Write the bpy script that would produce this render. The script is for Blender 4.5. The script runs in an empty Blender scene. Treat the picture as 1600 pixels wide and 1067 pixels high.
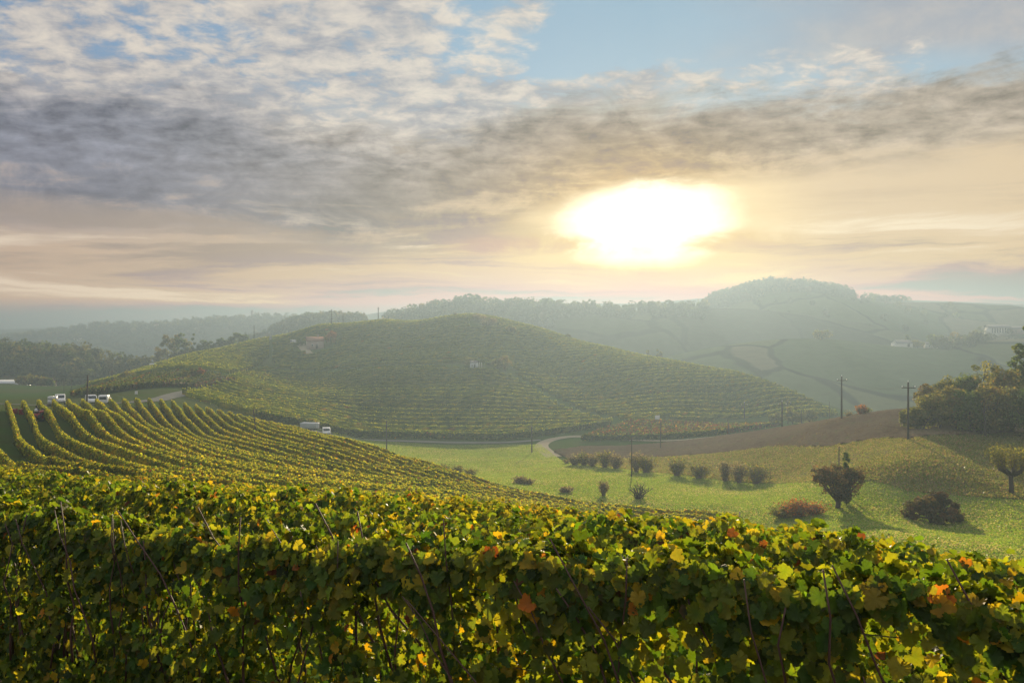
import bpy, bmesh, math, random
import numpy as np
from mathutils import Vector, Matrix

# ------------------------------------------------------------------ camera, world, sun, exposure
sc = bpy.context.scene
F = 1244.0                       # focal length in photo pixels (photo 1600 wide)
HORIZ = 520.0
cam_d = bpy.data.cameras.new("camera")
cam = bpy.data.objects.new("camera", cam_d)
sc.collection.objects.link(cam)
cam.location = (0, 0, 0)
cam.rotation_euler = (math.radians(90), 0, 0)
cam_d.sensor_width = 36.0
cam_d.lens = 36.0 * F / 1600.0
cam_d.shift_y = (HORIZ - 533.5) / 1600.0
cam_d.clip_start = 0.05
cam_d.clip_end = 20000
sc.camera = cam

SUN_AZ, SUN_EL = math.radians(9.4), math.radians(10.5)
SUN_DIR = Vector((math.sin(SUN_AZ) * math.cos(SUN_EL), math.cos(SUN_AZ) * math.cos(SUN_EL), math.sin(SUN_EL)))
sun_d = bpy.data.lights.new("sun", 'SUN')
sun_d.energy = 5.0
sun_d.angle = math.radians(0.6)
sun_d.color = (1.0, 0.80, 0.52)
sun = bpy.data.objects.new("sun", sun_d)
sc.collection.objects.link(sun)
sun.rotation_euler = (-SUN_DIR).to_track_quat('-Z', 'Y').to_euler()
sun.location = (100, 600, 300)

sc.view_settings.view_transform = 'Standard'
sc.view_settings.look = 'None'
sc.view_settings.gamma = 1.0
sc.view_settings.exposure = 1.10
EXPO = 2 ** 1.10

HAZE_SIGMA = 0.00114
HAZE_TOP = 74.0

sc.render.engine = 'CYCLES'
cy = sc.cycles
cy.use_denoising = True
try:
    cy.denoiser = 'OPENIMAGEDENOISE'
    cy.denoising_input_passes = 'RGB_ALBEDO_NORMAL'
    cy.denoising_prefilter = 'ACCURATE'
except Exception:
    pass
cy.max_bounces = 6
cy.diffuse_bounces = 3
cy.glossy_bounces = 2
cy.transmission_bounces = 3
cy.transparent_max_bounces = 4
cy.volume_bounces = 1
cy.sample_clamp_indirect = 6.0
cy.use_adaptive_sampling = True
cy.adaptive_threshold = 0.02


class NG:
    """tiny expression helper that writes shader nodes"""
    def __init__(self, tree):
        self.t = tree

    def new(self, typ, **kw):
        n = self.t.nodes.new(typ)
        for k, v in kw.items():
            setattr(n, k, v)
        return n

    def link(self, a, b):
        self.t.links.new(a, b)

    def put(self, v, sock):
        if isinstance(v, S):
            v = v.s
        if isinstance(v, bpy.types.NodeSocket):
            self.t.links.new(v, sock)
        else:
            sock.default_value = v

    def m(self, op, a, b=None, c=None, clamp=False):
        n = self.new('ShaderNodeMath', operation=op, use_clamp=clamp)
        self.put(a, n.inputs[0])
        if b is not None:
            self.put(b, n.inputs[1])
        if c is not None:
            self.put(c, n.inputs[2])
        return S(self, n.outputs[0])

    def smooth(self, x, lo, hi):
        n = self.new('ShaderNodeMapRange', interpolation_type='SMOOTHSTEP')
        self.put(x, n.inputs[0])
        self.put(lo, n.inputs[1])
        self.put(hi, n.inputs[2])
        n.inputs[3].default_value = 0.0
        n.inputs[4].default_value = 1.0
        return S(self, n.outputs[0])

    def noise(self, vec, scale=1.0, detail=4.0, rough=0.55, distort=0.0, out='Fac', lac=2.0):
        n = self.new('ShaderNodeTexNoise')
        if vec is not None:
            self.put(vec, n.inputs['Vector'])
        n.inputs['Scale'].default_value = scale
        n.inputs['Detail'].default_value = detail
        n.inputs['Roughness'].default_value = rough
        n.inputs['Lacunarity'].default_value = lac
        n.inputs['Distortion'].default_value = distort
        return S(self, n.outputs[out])

    def comb(self, x, y, z):
        n = self.new('ShaderNodeCombineXYZ')
        self.put(x, n.inputs[0]); self.put(y, n.inputs[1]); self.put(z, n.inputs[2])
        return S(self, n.outputs[0])

    def mix(self, f, a, b, blend='MIX'):
        n = self.new('ShaderNodeMix', data_type='RGBA', blend_type=blend)
        n.clamp_factor = True
        self.put(f, n.inputs[0])
        for v, i in ((a, 6), (b, 7)):
            if isinstance(v, tuple) and len(v) == 3:
                v = (*v, 1.0)
            self.put(v, n.inputs[i])
        return S(self, n.outputs[2])

    def vm(self, op, a, b=None, scale=None):
        n = self.new('ShaderNodeVectorMath', operation=op)
        self.put(a, n.inputs[0])
        if b is not None:
            self.put(b, n.inputs[1])
        if scale is not None:
            self.put(scale, n.inputs['Scale'])
        return S(self, n.outputs['Value' if op in ('DOT_PRODUCT', 'LENGTH') else 'Vector'])


class S:
    def __init__(self, g, s):
        self.g, self.s = g, s
    def __add__(self, o): return self.g.m('ADD', self, o)
    def __radd__(self, o): return self.g.m('ADD', o, self)
    def __sub__(self, o): return self.g.m('SUBTRACT', self, o)
    def __rsub__(self, o): return self.g.m('SUBTRACT', o, self)
    def __mul__(self, o): return self.g.m('MULTIPLY', self, o)
    def __rmul__(self, o): return self.g.m('MULTIPLY', o, self)
    def __truediv__(self, o): return self.g.m('DIVIDE', self, o)
    def __rtruediv__(self, o): return self.g.m('DIVIDE', o, self)


def build_world():
    w = bpy.data.worlds.new("World")
    sc.world = w
    w.use_nodes = True
    nt = w.node_tree
    nt.nodes.clear()
    g = NG(nt)
    out = g.new('ShaderNodeOutputWorld')
    tc = g.new('ShaderNodeTexCoord')
    d = S(g, tc.outputs['Generated'])
    sep = g.new('ShaderNodeSeparateXYZ')
    g.put(d, sep.inputs[0])
    x, y, z = (S(g, sep.outputs[i]) for i in range(3))
    DEG = 57.29578
    a = g.m('ARCTAN2', x, y) * DEG
    e = g.m('ARCSINE', z) * DEG
    ep = g.m('MAXIMUM', e, 0.0)

    sky = g.new('ShaderNodeTexSky', sky_type='NISHITA')
    sky.sun_disc = False
    sky.sun_elevation = SUN_EL
    sky.sun_rotation = SUN_AZ
    sky.altitude = 300
    sky.air_density = 1.2
    sky.dust_density = 0.6
    nish = g.vm('SCALE', S(g, sky.outputs[0]), scale=0.10)

    # --- cloud layer coordinates: a flat layer overhead (perspective) and stretched low layers
    zz = g.m('MAXIMUM', z, 0.0) + 0.16
    plane = g.comb(x / zz, y / zz * 1.15, 0.0)
    ang = g.comb(a * 0.06, e * 0.17, 3.0)

    warp = g.noise(ang, 1.0, 6.0, 0.62, 0.4)
    wn = (warp - 0.5)
    big = g.noise(g.comb(a * 0.035, e * 0.08, 11.0), 1.0, 3.0, 0.5) - 0.5
    fine = g.noise(g.comb(a * 0.24, e * 0.40, 1.0), 1.0, 8.0, 0.66, 0.5) - 0.5
    wisp = g.noise(g.comb(a * 0.075 + e * 0.05, e * 0.52 - a * 0.02, 5.0), 1.0, 8.0, 0.62, 0.9) - 0.5

    da = (a - 9.4)
    de = (e - 7.9)
    sund = g.m('SQRT', da * da * 0.42 + de * de * 1.6)
    glow_m = g.m('POWER', 2.718, g.m('MULTIPLY', sund, -0.20))
    warm = g.m('POWER', 2.718, g.m('ABSOLUTE', da) * -0.05)

    # --- clear sky behind the clouds
    topblue = g.mix(g.smooth(a, -35.0, 12.0), (0.185, 0.33, 0.53), (0.31, 0.47, 0.60))
    clear = g.mix(0.15, topblue, nish)
    low_l = g.mix(warm, (0.54, 0.44, 0.37), (0.88, 0.66, 0.37))
    low_r = g.mix(g.smooth(a, 12.0, 34.0), low_l, (0.70, 0.55, 0.37))
    low = g.mix(g.smooth(e, 5.0, 0.5), low_r, g.mix(warm, (0.60, 0.52, 0.45), (0.82, 0.62, 0.35)))
    veil_f = g.smooth(e + wn * 6.0, 18.0, 11.0)
    col = g.mix(veil_f, clear, low)

    # high thin warm-grey veil at top right
    tr = g.smooth(a + wn * 16.0, 8.0, 26.0) * g.smooth(e + big * 12.0, 14.5, 18.0)
    col = g.mix(tr * 0.8, col, g.mix(g.smooth(fine + wn, -0.2, 0.3), (0.40, 0.40, 0.43), (0.56, 0.50, 0.45)))

    # --- altocumulus puffs, upper left and along the top of the grey band
    puff_n = g.noise(plane, 10.0, 7.0, 0.62, 0.25)
    puff_b = g.noise(plane, 2.6, 4.0, 0.55, 0.3)
    puff = puff_n * 0.62 + puff_b * 0.46 - 0.015
    reg = g.smooth(a + wn * 12.0 - e * 0.22, 1.0, -5.0) * g.smooth(e + wn * 6.0, 9.0, 12.5)
    reg2 = g.smooth(g.m('ABSOLUTE', e - (16.2 + a * 0.03) + wn * 6.0), 2.6, 0.5) * g.smooth(a, -16.0, 0.0) * g.smooth(a, 36.0, 22.0)
    regm = g.m('MAXIMUM', reg, reg2 * 0.9)
    cover = g.smooth(puff + (regm - 1.0) * 0.35, 0.37, 0.54)
    lit = g.smooth(puff_n * 0.75 + (0.5 - puff_b) * 0.35 + 0.10 + wn * 0.2, 0.30, 0.64)
    puff_c = g.mix(lit, (0.33, 0.345, 0.39), (0.76, 0.68, 0.58))
    col = g.mix(cover * 0.93, col, puff_c)

    # --- the broad grey band
    eb = 12.0 + a * 0.05 - 1.8 * g.smooth(g.m('ABSOLUTE', a + 8.0), 13.0, 3.0)
    hw = 4.6 - g.smooth(a, -10.0, 34.0) * 1.9
    bd = (e - eb + wn * 5.5 + big * 4.0 + wisp * 3.6 + fine * 2.6) / hw
    band = g.smooth(g.m('ABSOLUTE', bd), 1.15, 0.45)
    gap = g.smooth(wisp * 0.7 + fine * 0.5 + wn * 0.6 - bd * 0.12 + g.smooth(a, -4.0, 30.0) * 0.05, 0.05, 0.25)
    band = band * (1.0 - gap * 0.65)
    bc0 = g.mix(g.smooth(a, -30.0, -3.0), (0.245, 0.26, 0.31), (0.325, 0.312, 0.305))
    bc1 = g.mix(g.smooth(a, 8.0, 30.0), bc0, (0.44, 0.385, 0.32))
    bc2 = g.mix(glow_m * 1.7, bc1, (0.56, 0.345, 0.145))
    bc = g.vm('SCALE', bc2, scale=0.98 + fine * 1.25 + wisp * 0.6 + (puff_n - 0.5) * 1.5 * g.smooth(e, 8.0, 12.5))
    col = g.mix(band * 0.95, col, bc)

    # --- low streaks under the band
    st = g.noise(g.comb(a * 0.040, e * 0.48 + wn * 0.8, 7.0), 1.0, 7.0, 0.6, 0.4)
    lowmask = g.smooth(e, 0.4, 1.6) * g.smooth(e + wn * 2.0, 10.0, 7.0)
    stm = g.smooth(st, 0.47, 0.62) * lowmask
    stc = g.mix(warm, (0.37, 0.335, 0.32), (0.54, 0.38, 0.21))
    col = g.mix(stm * 0.9, col, stc)
    stb = g.smooth(st, 0.46, 0.32) * lowmask
    col = g.mix(stb * 0.75, col, g.mix(warm, (0.80, 0.69, 0.57), (1.0, 0.84, 0.55)))
    # two darker bars beside and below the sun
    bar = g.smooth(g.m('ABSOLUTE', e - 6.35 + wn * 1.6), 0.95, 0.2) * g.smooth(g.m('ABSOLUTE', a - 8.0 + big * 6.0), 15.0, 7.0)
    bar = bar * g.smooth(fine + wn, -0.25, 0.10)
    col = g.mix(bar, col, (0.56, 0.38, 0.19))

    # --- the sun burning through: bright core with ragged edges
    cd = g.m('SQRT', da * da * 0.046 + (de + 0.1) * (de + 0.1) * 0.165) + (wn * 1.1 + fine * 0.9 + wisp * 0.4) * 0.48 + g.m('MAXIMUM', band - 0.3, 0.0) * 0.30 + bar * 0.30
    core = g.smooth(cd, 1.62, 0.20)
    halo = g.smooth(cd, 3.0, 0.8)
    col = g.mix(halo * (0.72 - band * 0.45), col, (1.0, 0.79, 0.46))
    col = g.mix(core, col, (2.6, 2.35, 1.8))
    g_add = g.vm('SCALE', (0.55, 0.36, 0.14), scale=glow_m * (1.0 - band * 0.9) * 0.30)
    col = g.vm('ADD', col, g_add)

    # what the air in front of the sky will take away and add (see the haze box)
    tau = (HAZE_SIGMA * HAZE_TOP) / g.m('MAXIMUM', g.m('TANGENT', ep * (1 / DEG)), 0.03)
    T = g.m('POWER', 2.71828, g.m('MULTIPLY', tau, -1.0))
    oneT = 1.0 - T
    air = g.mix(g.m('POWER', warm, 1.0), (0.38, 0.43, 0.41), (0.84, 0.85, 0.76))
    L = g.vm('SUBTRACT', col, g.vm('SCALE', air, scale=oneT))
    L = g.vm('MAXIMUM', L, g.vm('SCALE', col, scale=0.05))
    L = g.vm('SCALE', L, scale=1.0 / g.m('MAXIMUM', T, 0.10))
    L = g.vm('MINIMUM', L, (4.0, 4.0, 4.0))
    # overhead and behind: unseen broken cloud, brightened as fill light for the land
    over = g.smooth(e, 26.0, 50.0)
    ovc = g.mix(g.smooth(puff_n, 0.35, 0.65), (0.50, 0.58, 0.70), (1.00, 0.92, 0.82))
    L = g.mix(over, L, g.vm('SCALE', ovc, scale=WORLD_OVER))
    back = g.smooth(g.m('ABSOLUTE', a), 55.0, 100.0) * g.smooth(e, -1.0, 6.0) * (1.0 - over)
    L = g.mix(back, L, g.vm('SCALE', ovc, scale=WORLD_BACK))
    below = g.smooth(e, 0.0, -1.0)
    L = g.mix(below, L, (0.10, 0.10, 0.07))
    bg = g.new('ShaderNodeBackground')
    g.put(g.vm('SCALE', L, scale=1.0 / EXPO), bg.inputs[0])
    bg.inputs[1].default_value = 1.0
    g.link(bg.outputs[0], out.inputs[0])
    w.cycles.sampling_method = 'MANUAL'
    w.cycles.sample_map_resolution = 1024


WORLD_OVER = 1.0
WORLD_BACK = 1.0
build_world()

# ------------------------------------------------------------------ helpers
rng = np.random.default_rng(7)
COL = sc.collection


def tag(o, label=None, cat=None, group=None, kind=None):
    if label: o["label"] = label
    if cat: o["category"] = cat
    if group: o["group"] = group
    if kind: o["kind"] = kind
    return o


def empty(name, loc=(0, 0, 0), rz=0.0, parent=None):
    o = bpy.data.objects.new(name, None)
    COL.objects.link(o)
    o.location = loc
    o.rotation_euler = (0, 0, rz)
    o.empty_display_size = 0.2
    if parent: o.parent = parent
    return o


def mesh_np(name, V, faces, mat, parent=None, colors=None, smooth=False, loc=None):
    """V (n,3); faces: list of arrays (m,k)"""
    me = bpy.data.meshes.new(name)
    V = np.ascontiguousarray(V, dtype=np.float32)
    if isinstance(faces, np.ndarray):
        faces = [faces]
    faces = [f for f in faces if len(f)]
    nl = sum(f.size for f in faces)
    nf = sum(len(f) for f in faces)
    me.vertices.add(len(V))
    me.vertices.foreach_set('co', V.ravel())
    me.loops.add(nl)
    me.loops.foreach_set('vertex_index', np.concatenate([f.ravel() for f in faces]).astype(np.int32))
    me.polygons.add(nf)
    ls, acc = [], 0
    for f in faces:
        k = f.shape[1]
        ls.append(acc + np.arange(len(f)) * k)
        acc += f.size
    me.polygons.foreach_set('loop_start', np.concatenate(ls).astype(np.int32))
    if smooth:
        me.polygons.foreach_set('use_smooth', np.ones(nf, dtype=bool))
    if colors is not None:
        at = me.color_attributes.new('col', 'FLOAT_COLOR', 'POINT')
        c = np.ones((len(V), 4), dtype=np.float32)
        c[:, :3] = colors
        at.data.foreach_set('color', c.ravel())
    me.update(calc_edges=True)
    me.validate()
    if mat is not None:
        me.materials.append(mat)
    o = bpy.data.objects.new(name, me)
    COL.objects.link(o)
    if parent: o.parent = parent
    if loc is not None: o.location = loc
    return o


class MB:
    """collects simple solids into one mesh"""
    def __init__(self):
        self.v, self.f3, self.f4, self.n = [], [], [], 0

    def add(self, V, F):
        V = np.asarray(V, float)
        F = np.asarray(F, int) + self.n
        self.v.append(V)
        (self.f3 if F.shape[1] == 3 else self.f4).append(F)
        self.n += len(V)
        return self

    def box(self, c, s, rz=0.0, taper=1.0):
        x, y, z = (np.array(s) / 2)
        V = np.array([[-x, -y, -z], [x, -y, -z], [x, y, -z], [-x, y, -z],
                      [-x * taper, -y * taper, z], [x * taper, -y * taper, z], [x * taper, y * taper, z], [-x * taper, y * taper, z]])
        if rz:
            c_, s_ = math.cos(rz), math.sin(rz)
            V[:, :2] = V[:, :2] @ np.array([[c_, s_], [-s_, c_]])
        V += np.array(c)
        return self.add(V, [[0, 3, 2, 1], [4, 5, 6, 7], [0, 1, 5, 4], [1, 2, 6, 5], [2, 3, 7, 6], [3, 0, 4, 7]])

    def tube(self, P, R, k=6, cap=True):
        P = np.asarray(P, float)
        n = len(P)
        R = np.broadcast_to(np.asarray(R, float), (n,))
        T = np.gradient(P, axis=0)
        T /= np.linalg.norm(T, axis=1)[:, None] + 1e-9
        ref = np.array([0, 0, 1.0]) if abs(T[0, 2]) < 0.8 else np.array([1.0, 0, 0])
        A = np.cross(T, ref); A /= np.linalg.norm(A, axis=1)[:, None] + 1e-9
        B = np.cross(T, A)
        th = np.arange(k) * 2 * math.pi / k
        V = (P[:, None] + R[:, None, None] * (A[:, None] * np.cos(th)[None, :, None] + B[:, None] * np.sin(th)[None, :, None])).reshape(-1, 3)
        i = np.arange(n - 1)[:, None] * k + np.arange(k)[None]
        j = np.arange(n - 1)[:, None] * k + (np.arange(k)[None] + 1) % k
        q = np.stack([i, j, j + k, i + k], -1).reshape(-1, 4)
        n0 = self.n
        self.add(V, q)
        if cap:
            c = len(V)
            self.v.append(np.array([P[0], P[-1]])); self.n += 2
            kk = np.arange(k)
            a = np.stack([np.full(k, n0 + c), n0 + (kk + 1) % k, n0 + kk], 1)
            b = np.stack([np.full(k, n0 + c + 1), n0 + (n - 1) * k + kk, n0 + (n - 1) * k + (kk + 1) % k], 1)
            self.f3 += [a, b]
        return self

    def ellipsoid(self, c, r, nu=10, nv=7):
        u = np.arange(nu) * 2 * math.pi / nu
        v = np.linspace(-math.pi / 2, math.pi / 2, nv)
        V = np.stack([np.cos(v)[:, None] * np.cos(u)[None] * r[0], np.cos(v)[:, None] * np.sin(u)[None] * r[1],
                      np.repeat(np.sin(v)[:, None], nu, 1) * r[2]], -1).reshape(-1, 3) + np.array(c)
        i = np.arange(nv - 1)[:, None] * nu + np.arange(nu)[None]
        j = np.arange(nv - 1)[:, None] * nu + (np.arange(nu)[None] + 1) % nu
        return self.add(V, np.stack([i, j, j + nu, i + nu], -1).reshape(-1, 4))

    def prism(self, prof, y0, y1):
        """profile in x,z extruded along y (fan caps from centroid)"""
        prof = np.asarray(prof, float)
        k = len(prof)
        a = np.column_stack([prof[:, 0], np.full(k, y0), prof[:, 1]])
        b = np.column_stack([prof[:, 0], np.full(k, y1), prof[:, 1]])
        c = prof.mean(0)
        V = np.vstack([a, b, [[c[0], y0, c[1]], [c[0], y1, c[1]]]])
        i = np.arange(k); j = (i + 1) % k
        n0 = self.n
        self.add(V, np.stack([i, j, j + k, i + k], 1))
        self.f3 += [np.stack([j, i, np.full(k, 2 * k)], 1) + n0, np.stack([i + k, j + k, np.full(k, 2 * k + 1)], 1) + n0]
        return self

    def build(self, name, mat, parent=None, smooth=False, bevel=0.0, loc=None):
        fs = []
        if self.f3: fs.append(np.vstack(self.f3))
        if self.f4: fs.append(np.vstack(self.f4))
        o = mesh_np(name, np.vstack(self.v), fs, mat, parent, smooth=smooth, loc=loc)
        if bevel:
            b = o.modifiers.new('bevel', 'BEVEL')
            b.width = bevel; b.segments = 2; b.limit_method = 'ANGLE'
        return o


# ------------------------------------------------------------------ terrain
def P2(px, D):
    return ((px - 800.0) / F * D, D)

def PZ(px, py, D, h=0.0):
    return ((px - 800.0) / F * D, D, -(py - HORIZ) / F * D - h)

VH = 1.9      # height of a vine row
FOOT = np.array([(180, 200), (265, 184), (330, 178), (400, 174), (430, 176), (480, 188), (560, 202), (640, 208.5), (720, 210), (790, 210), (850, 214), (960, 229), (1100, 242), (1200, 254), (1300, 262)], float)

def HD(px, D):
    """depth on the central hill: stretched behind its foot line"""
    f = np.interp(px, FOOT[:, 0], FOOT[:, 1])
    return D + 0.78 * np.maximum(0.0, D - f)

def HZ(px, py, D, h=0.0):
    return PZ(px, py, float(HD(px, D)), h)

ctrl = [
    # near slope (x, y, z)
    (0, 0, -2.25), (3, 0, -2.2), (-4, 0, -2.3), (0, -8, -1.2), (12, -6, -3.0), (-14, -6, -1.8),
    (0, 4.3, -3.06), (2, 3.06, -2.88), (-4.6, 7.15, -3.44), (-12, 11.7, -4.0), (-25, 19.8, -5.0),
    (5, 8, -4.2), (12.5, 20, -7.8), (5.6, 20, -6.9), (0, 15, -5.2), (0, 30, -8.7), (-11, 40, -9.7),
    (-37, 58, -11.0), (-26.5, 55, -10.8), (25, 40, -13.4), (12.6, 45, -13.2), (0, 45, -11.7), (-50, 36, -8.4), (-30, 38, -8.5),
    (0, 60, -14.6), (20, 60, -16.8),
    # behind
    (0, -60, 3), (-60, -40, -2), (60, -40, -10), (120, -100, -15), (-150, -100, -5), (0, -300, 0), (-300, 0, -25), (300, 0, -40),
    # vineyard spur on the left
    PZ(40, 622, 115, VH), PZ(221, 615, 135, VH), PZ(297, 628, 135, VH), PZ(378, 645, 140, VH),
    PZ(134, 637, 90, VH), PZ(218, 652, 100, VH), PZ(299, 670, 105, VH), PZ(60, 670, 80, VH), PZ(200, 690, 70, VH),
    PZ(300, 700, 76, VH), PZ(400, 710, 78, VH), PZ(500, 715, 85, VH), PZ(600, 720, 90, VH), PZ(10, 660, 85, VH),
    PZ(450, 660, 128, VH), PZ(547, 680, 108, VH), PZ(423, 657, 152, VH), PZ(690, 722, 98, VH), PZ(800, 757, 92, VH),
    PZ(900, 774, 86, VH), PZ(1018, 788, 80, VH), PZ(1155, 796, 75.5, VH), PZ(689, 760, 67, VH),
    # road and field edge at the far left
    PZ(120, 634, 142), PZ(200, 630, 152), PZ(262, 613, 190), PZ(335, 590, 240), PZ(0, 612, 250), PZ(-200, 615, 300), PZ(-150, 630, 120), PZ(-300, 640, 60),
    PZ(60, 612, 260), PZ(0, 600, 350), PZ(120, 612, 230),
    # right meadow
    PZ(1310, 795, 80), PZ(1460, 815, 75), PZ(1580, 772, 82), PZ(1245, 812, 76), PZ(1580, 850, 60), PZ(1400, 835, 62),
    PZ(1183, 757, 115), PZ(1058, 745, 125), PZ(1003, 740, 130), PZ(905, 728, 145), PZ(830, 707, 185), PZ(987, 746, 121),
    PZ(715, 742, 138), PZ(650, 715, 175), PZ(600, 700, 190), PZ(620, 688, 205), PZ(560, 682, 203), PZ(700, 691, 207),
    PZ(790, 691, 207), PZ(850, 684, 212), PZ(960, 669, 226), PZ(1100, 663, 240), PZ(1200, 660, 252), PZ(1290, 655, 260),
    PZ(820, 752, 120), PZ(945, 774, 100), PZ(997, 779, 96), PZ(1100, 790, 88), PZ(1180, 800, 84),
    # ploughed field and weedy slope on the right
    PZ(1419, 688, 108), PZ(1315, 656, 150), PZ(1420, 641, 147), PZ(1222, 669, 180), PZ(1140, 681, 190), PZ(1032, 692, 193),
    PZ(960, 690, 200), PZ(1400, 730, 91), PZ(1300, 740, 101), PZ(1200, 700, 140), PZ(1100, 712, 150), PZ(1000, 714, 165),
    PZ(1560, 700, 108), PZ(1700, 690, 110), PZ(1500, 640, 150), PZ(1600, 640, 150),
    (95, 205, -23), (75, 215, -25.5), (120, 200, -22), (170, 190, -18), (200, 300, -34),
    # central hill
    HZ(735, 494, 330), HZ(690, 499, 326), HZ(775, 499, 328), HZ(600, 503, 330), HZ(500, 511, 315), HZ(400, 534, 300), HZ(290, 559, 280), HZ(180, 593, 250),
    HZ(655, 504.5, 331), HZ(850, 518, 322), HZ(950, 546, 312), HZ(1050, 567, 302), HZ(1150, 586, 292), HZ(1200, 602, 286), HZ(1250, 621, 279), HZ(1300, 644, 272), HZ(1200, 630, 268),
    HZ(750, 588, 257), HZ(600, 590, 252), HZ(450, 600, 240), HZ(450, 640, 200), PZ(480, 672, 182), HZ(360, 622, 200), HZ(420, 572, 262),
    HZ(950, 620, 257), HZ(1050, 622, 258), HZ(850, 560, 287), HZ(640, 540, 295), HZ(500, 545, 290), HZ(740, 540, 292), HZ(1150, 625, 268),
    # behind the hill and the wide valley
    P2(150, 420) + (-34,), P2(300, 500) + (-34,), P2(500, 570) + (-34,), P2(740, 600) + (-33,), P2(1000, 530) + (-38,), P2(1150, 470) + (-40,), P2(1300, 400) + (-40,), P2(1600, 400) + (-36,),
    P2(-100, 500) + (-38,), P2(400, 900) + (-46,), P2(800, 900) + (-46,), P2(1200, 850) + (-46,), P2(1700, 700) + (-46,),
    P2(-100, 760) + (-44,), (-1500, 1500, -48), (0, 2000, -48), (1500, 1500, -48), (1500, 0, -48), (-1500, 0, -48), (0, -2000, -40), (-1200, -1200, -45), (1200, -1200, -45),
]
CT = np.array(ctrl, float)

def warp(xy):
    r = np.hypot(xy[..., 0], xy[..., 1]) + 1e-9
    return xy / r[..., None] * np.log1p(r / 25.0)[..., None]

def _U(d2):
    return np.where(d2 > 1e-14, d2 * np.log(np.maximum(d2, 1e-14)), 0.0)

def _fit():
    w = warp(CT[:, :2])
    n = len(w)
    K = _U(((w[:, None] - w[None]) ** 2).sum(-1)) + np.eye(n) * 4e-4
    Pm = np.column_stack([np.ones(n), w])
    A = np.zeros((n + 3, n + 3))
    A[:n, :n], A[:n, n:], A[n:, :n] = K, Pm, Pm.T
    s = np.linalg.solve(A, np.concatenate([CT[:, 2], np.zeros(3)]))
    return w, s[:n], s[n:]

TW, TA, TB = _fit()

def H(x, y):
    xy = np.stack([np.asarray(x, float), np.asarray(y, float)], -1)
    sh = xy.shape[:-1]
    w = warp(xy.reshape(-1, 2))
    out = np.empty(len(w))
    for i in range(0, len(w), 20000):
        q = w[i:i + 20000]
        out[i:i + 20000] = _U(((q[:, None] - TW[None]) ** 2).sum(-1)) @ TA + TB[0] + q @ TB[1:]
    r = np.hypot(xy[..., 0], xy[..., 1]).reshape(-1)
    k = np.clip((r - 1300) / 900, 0, 1)
    out = out * (1 - k) - 48.0 * k
    return out.reshape(sh)

def on(px, D):
    x, y = P2(px, D)
    return (x, y, float(H(x, y)))

def spline(pts, n):
    """Catmull-Rom through pts, n samples, even parameter"""
    P = np.asarray(pts, float)
    P = np.vstack([2 * P[0] - P[1], P, 2 * P[-1] - P[-2]])
    m = len(P) - 3
    t = np.linspace(0, m - 1e-9, n)
    i = t.astype(int)
    f = (t - i)[:, None]
    p0, p1, p2, p3 = P[i], P[i + 1], P[i + 2], P[i + 3]
    return 0.5 * (2 * p1 + (p2 - p0) * f + (2 * p0 - 5 * p1 + 4 * p2 - p3) * f ** 2 + (3 * p1 - p0 - 3 * p2 + p3) * f ** 3)

def resample(P, step):
    P = np.asarray(P, float)
    d = np.concatenate([[0], np.cumsum(np.linalg.norm(np.diff(P, axis=0), axis=1))])
    n = max(2, int(round(d[-1] / step)) + 1)
    s = np.linspace(0, d[-1], n)
    return np.stack([np.interp(s, d, P[:, k]) for k in range(P.shape[1])], 1)

# ------------------------------------------------------------------ materials
def material(name):
    m = bpy.data.materials.new(name)
    m.use_nodes = True
    nt = m.node_tree
    nt.nodes.clear()
    g = NG(nt)
    return m, g, g.new('ShaderNodeOutputMaterial')

def leaf_material(name, trans=0.5, tboost=(1.9, 1.75, 0.9), rough=0.42, spec=0.5, nscale=30.0, namp=0.5):
    m, g, out = material(name)
    at = g.new('ShaderNodeAttribute', attribute_name='col')
    c = S(g, at.outputs['Color'])
    tc = g.new('ShaderNodeTexCoord')
    n = g.noise(S(g, tc.outputs['Object']), nscale, 3.0, 0.6)
    c = g.vm('SCALE', c, scale=1.0 - namp * 0.5 + n * namp)
    p = g.new('ShaderNodeBsdfPrincipled')
    g.put(c, p.inputs['Base Color'])
    p.inputs['Roughness'].default_value = rough
    p.inputs['Specular IOR Level'].default_value = spec
    t = g.new('ShaderNodeBsdfTranslucent')
    g.put(g.vm('MINIMUM', g.vm('MULTIPLY', c, tboost), (0.9, 0.9, 0.9)), t.inputs[0])
    mx = g.new('ShaderNodeMixShader')
    mx.inputs[0].default_value = trans
    g.link(p.outputs[0], mx.inputs[1]); g.link(t.outputs[0], mx.inputs[2])
    g.link(mx.outputs[0], out.inputs[0])
    return m

def solid(name, col, rough=0.6, metal=0.0, nscale=6.0, namp=0.35, spec=0.4):
    m, g, out = material(name)
    tc = g.new('ShaderNodeTexCoord')
    n = g.noise(S(g, tc.outputs['Object']), nscale, 5.0, 0.65)
    c = g.vm('SCALE', col, scale=1.0 - namp * 0.5 + n * namp)
    p = g.new('ShaderNodeBsdfPrincipled')
    g.put(c, p.inputs['Base Color'])
    p.inputs['Roughness'].default_value = rough
    p.inputs['Metallic'].default_value = metal
    p.inputs['Specular IOR Level'].default_value = spec
    g.link(p.outputs[0], out.inputs[0])
    return m

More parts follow.
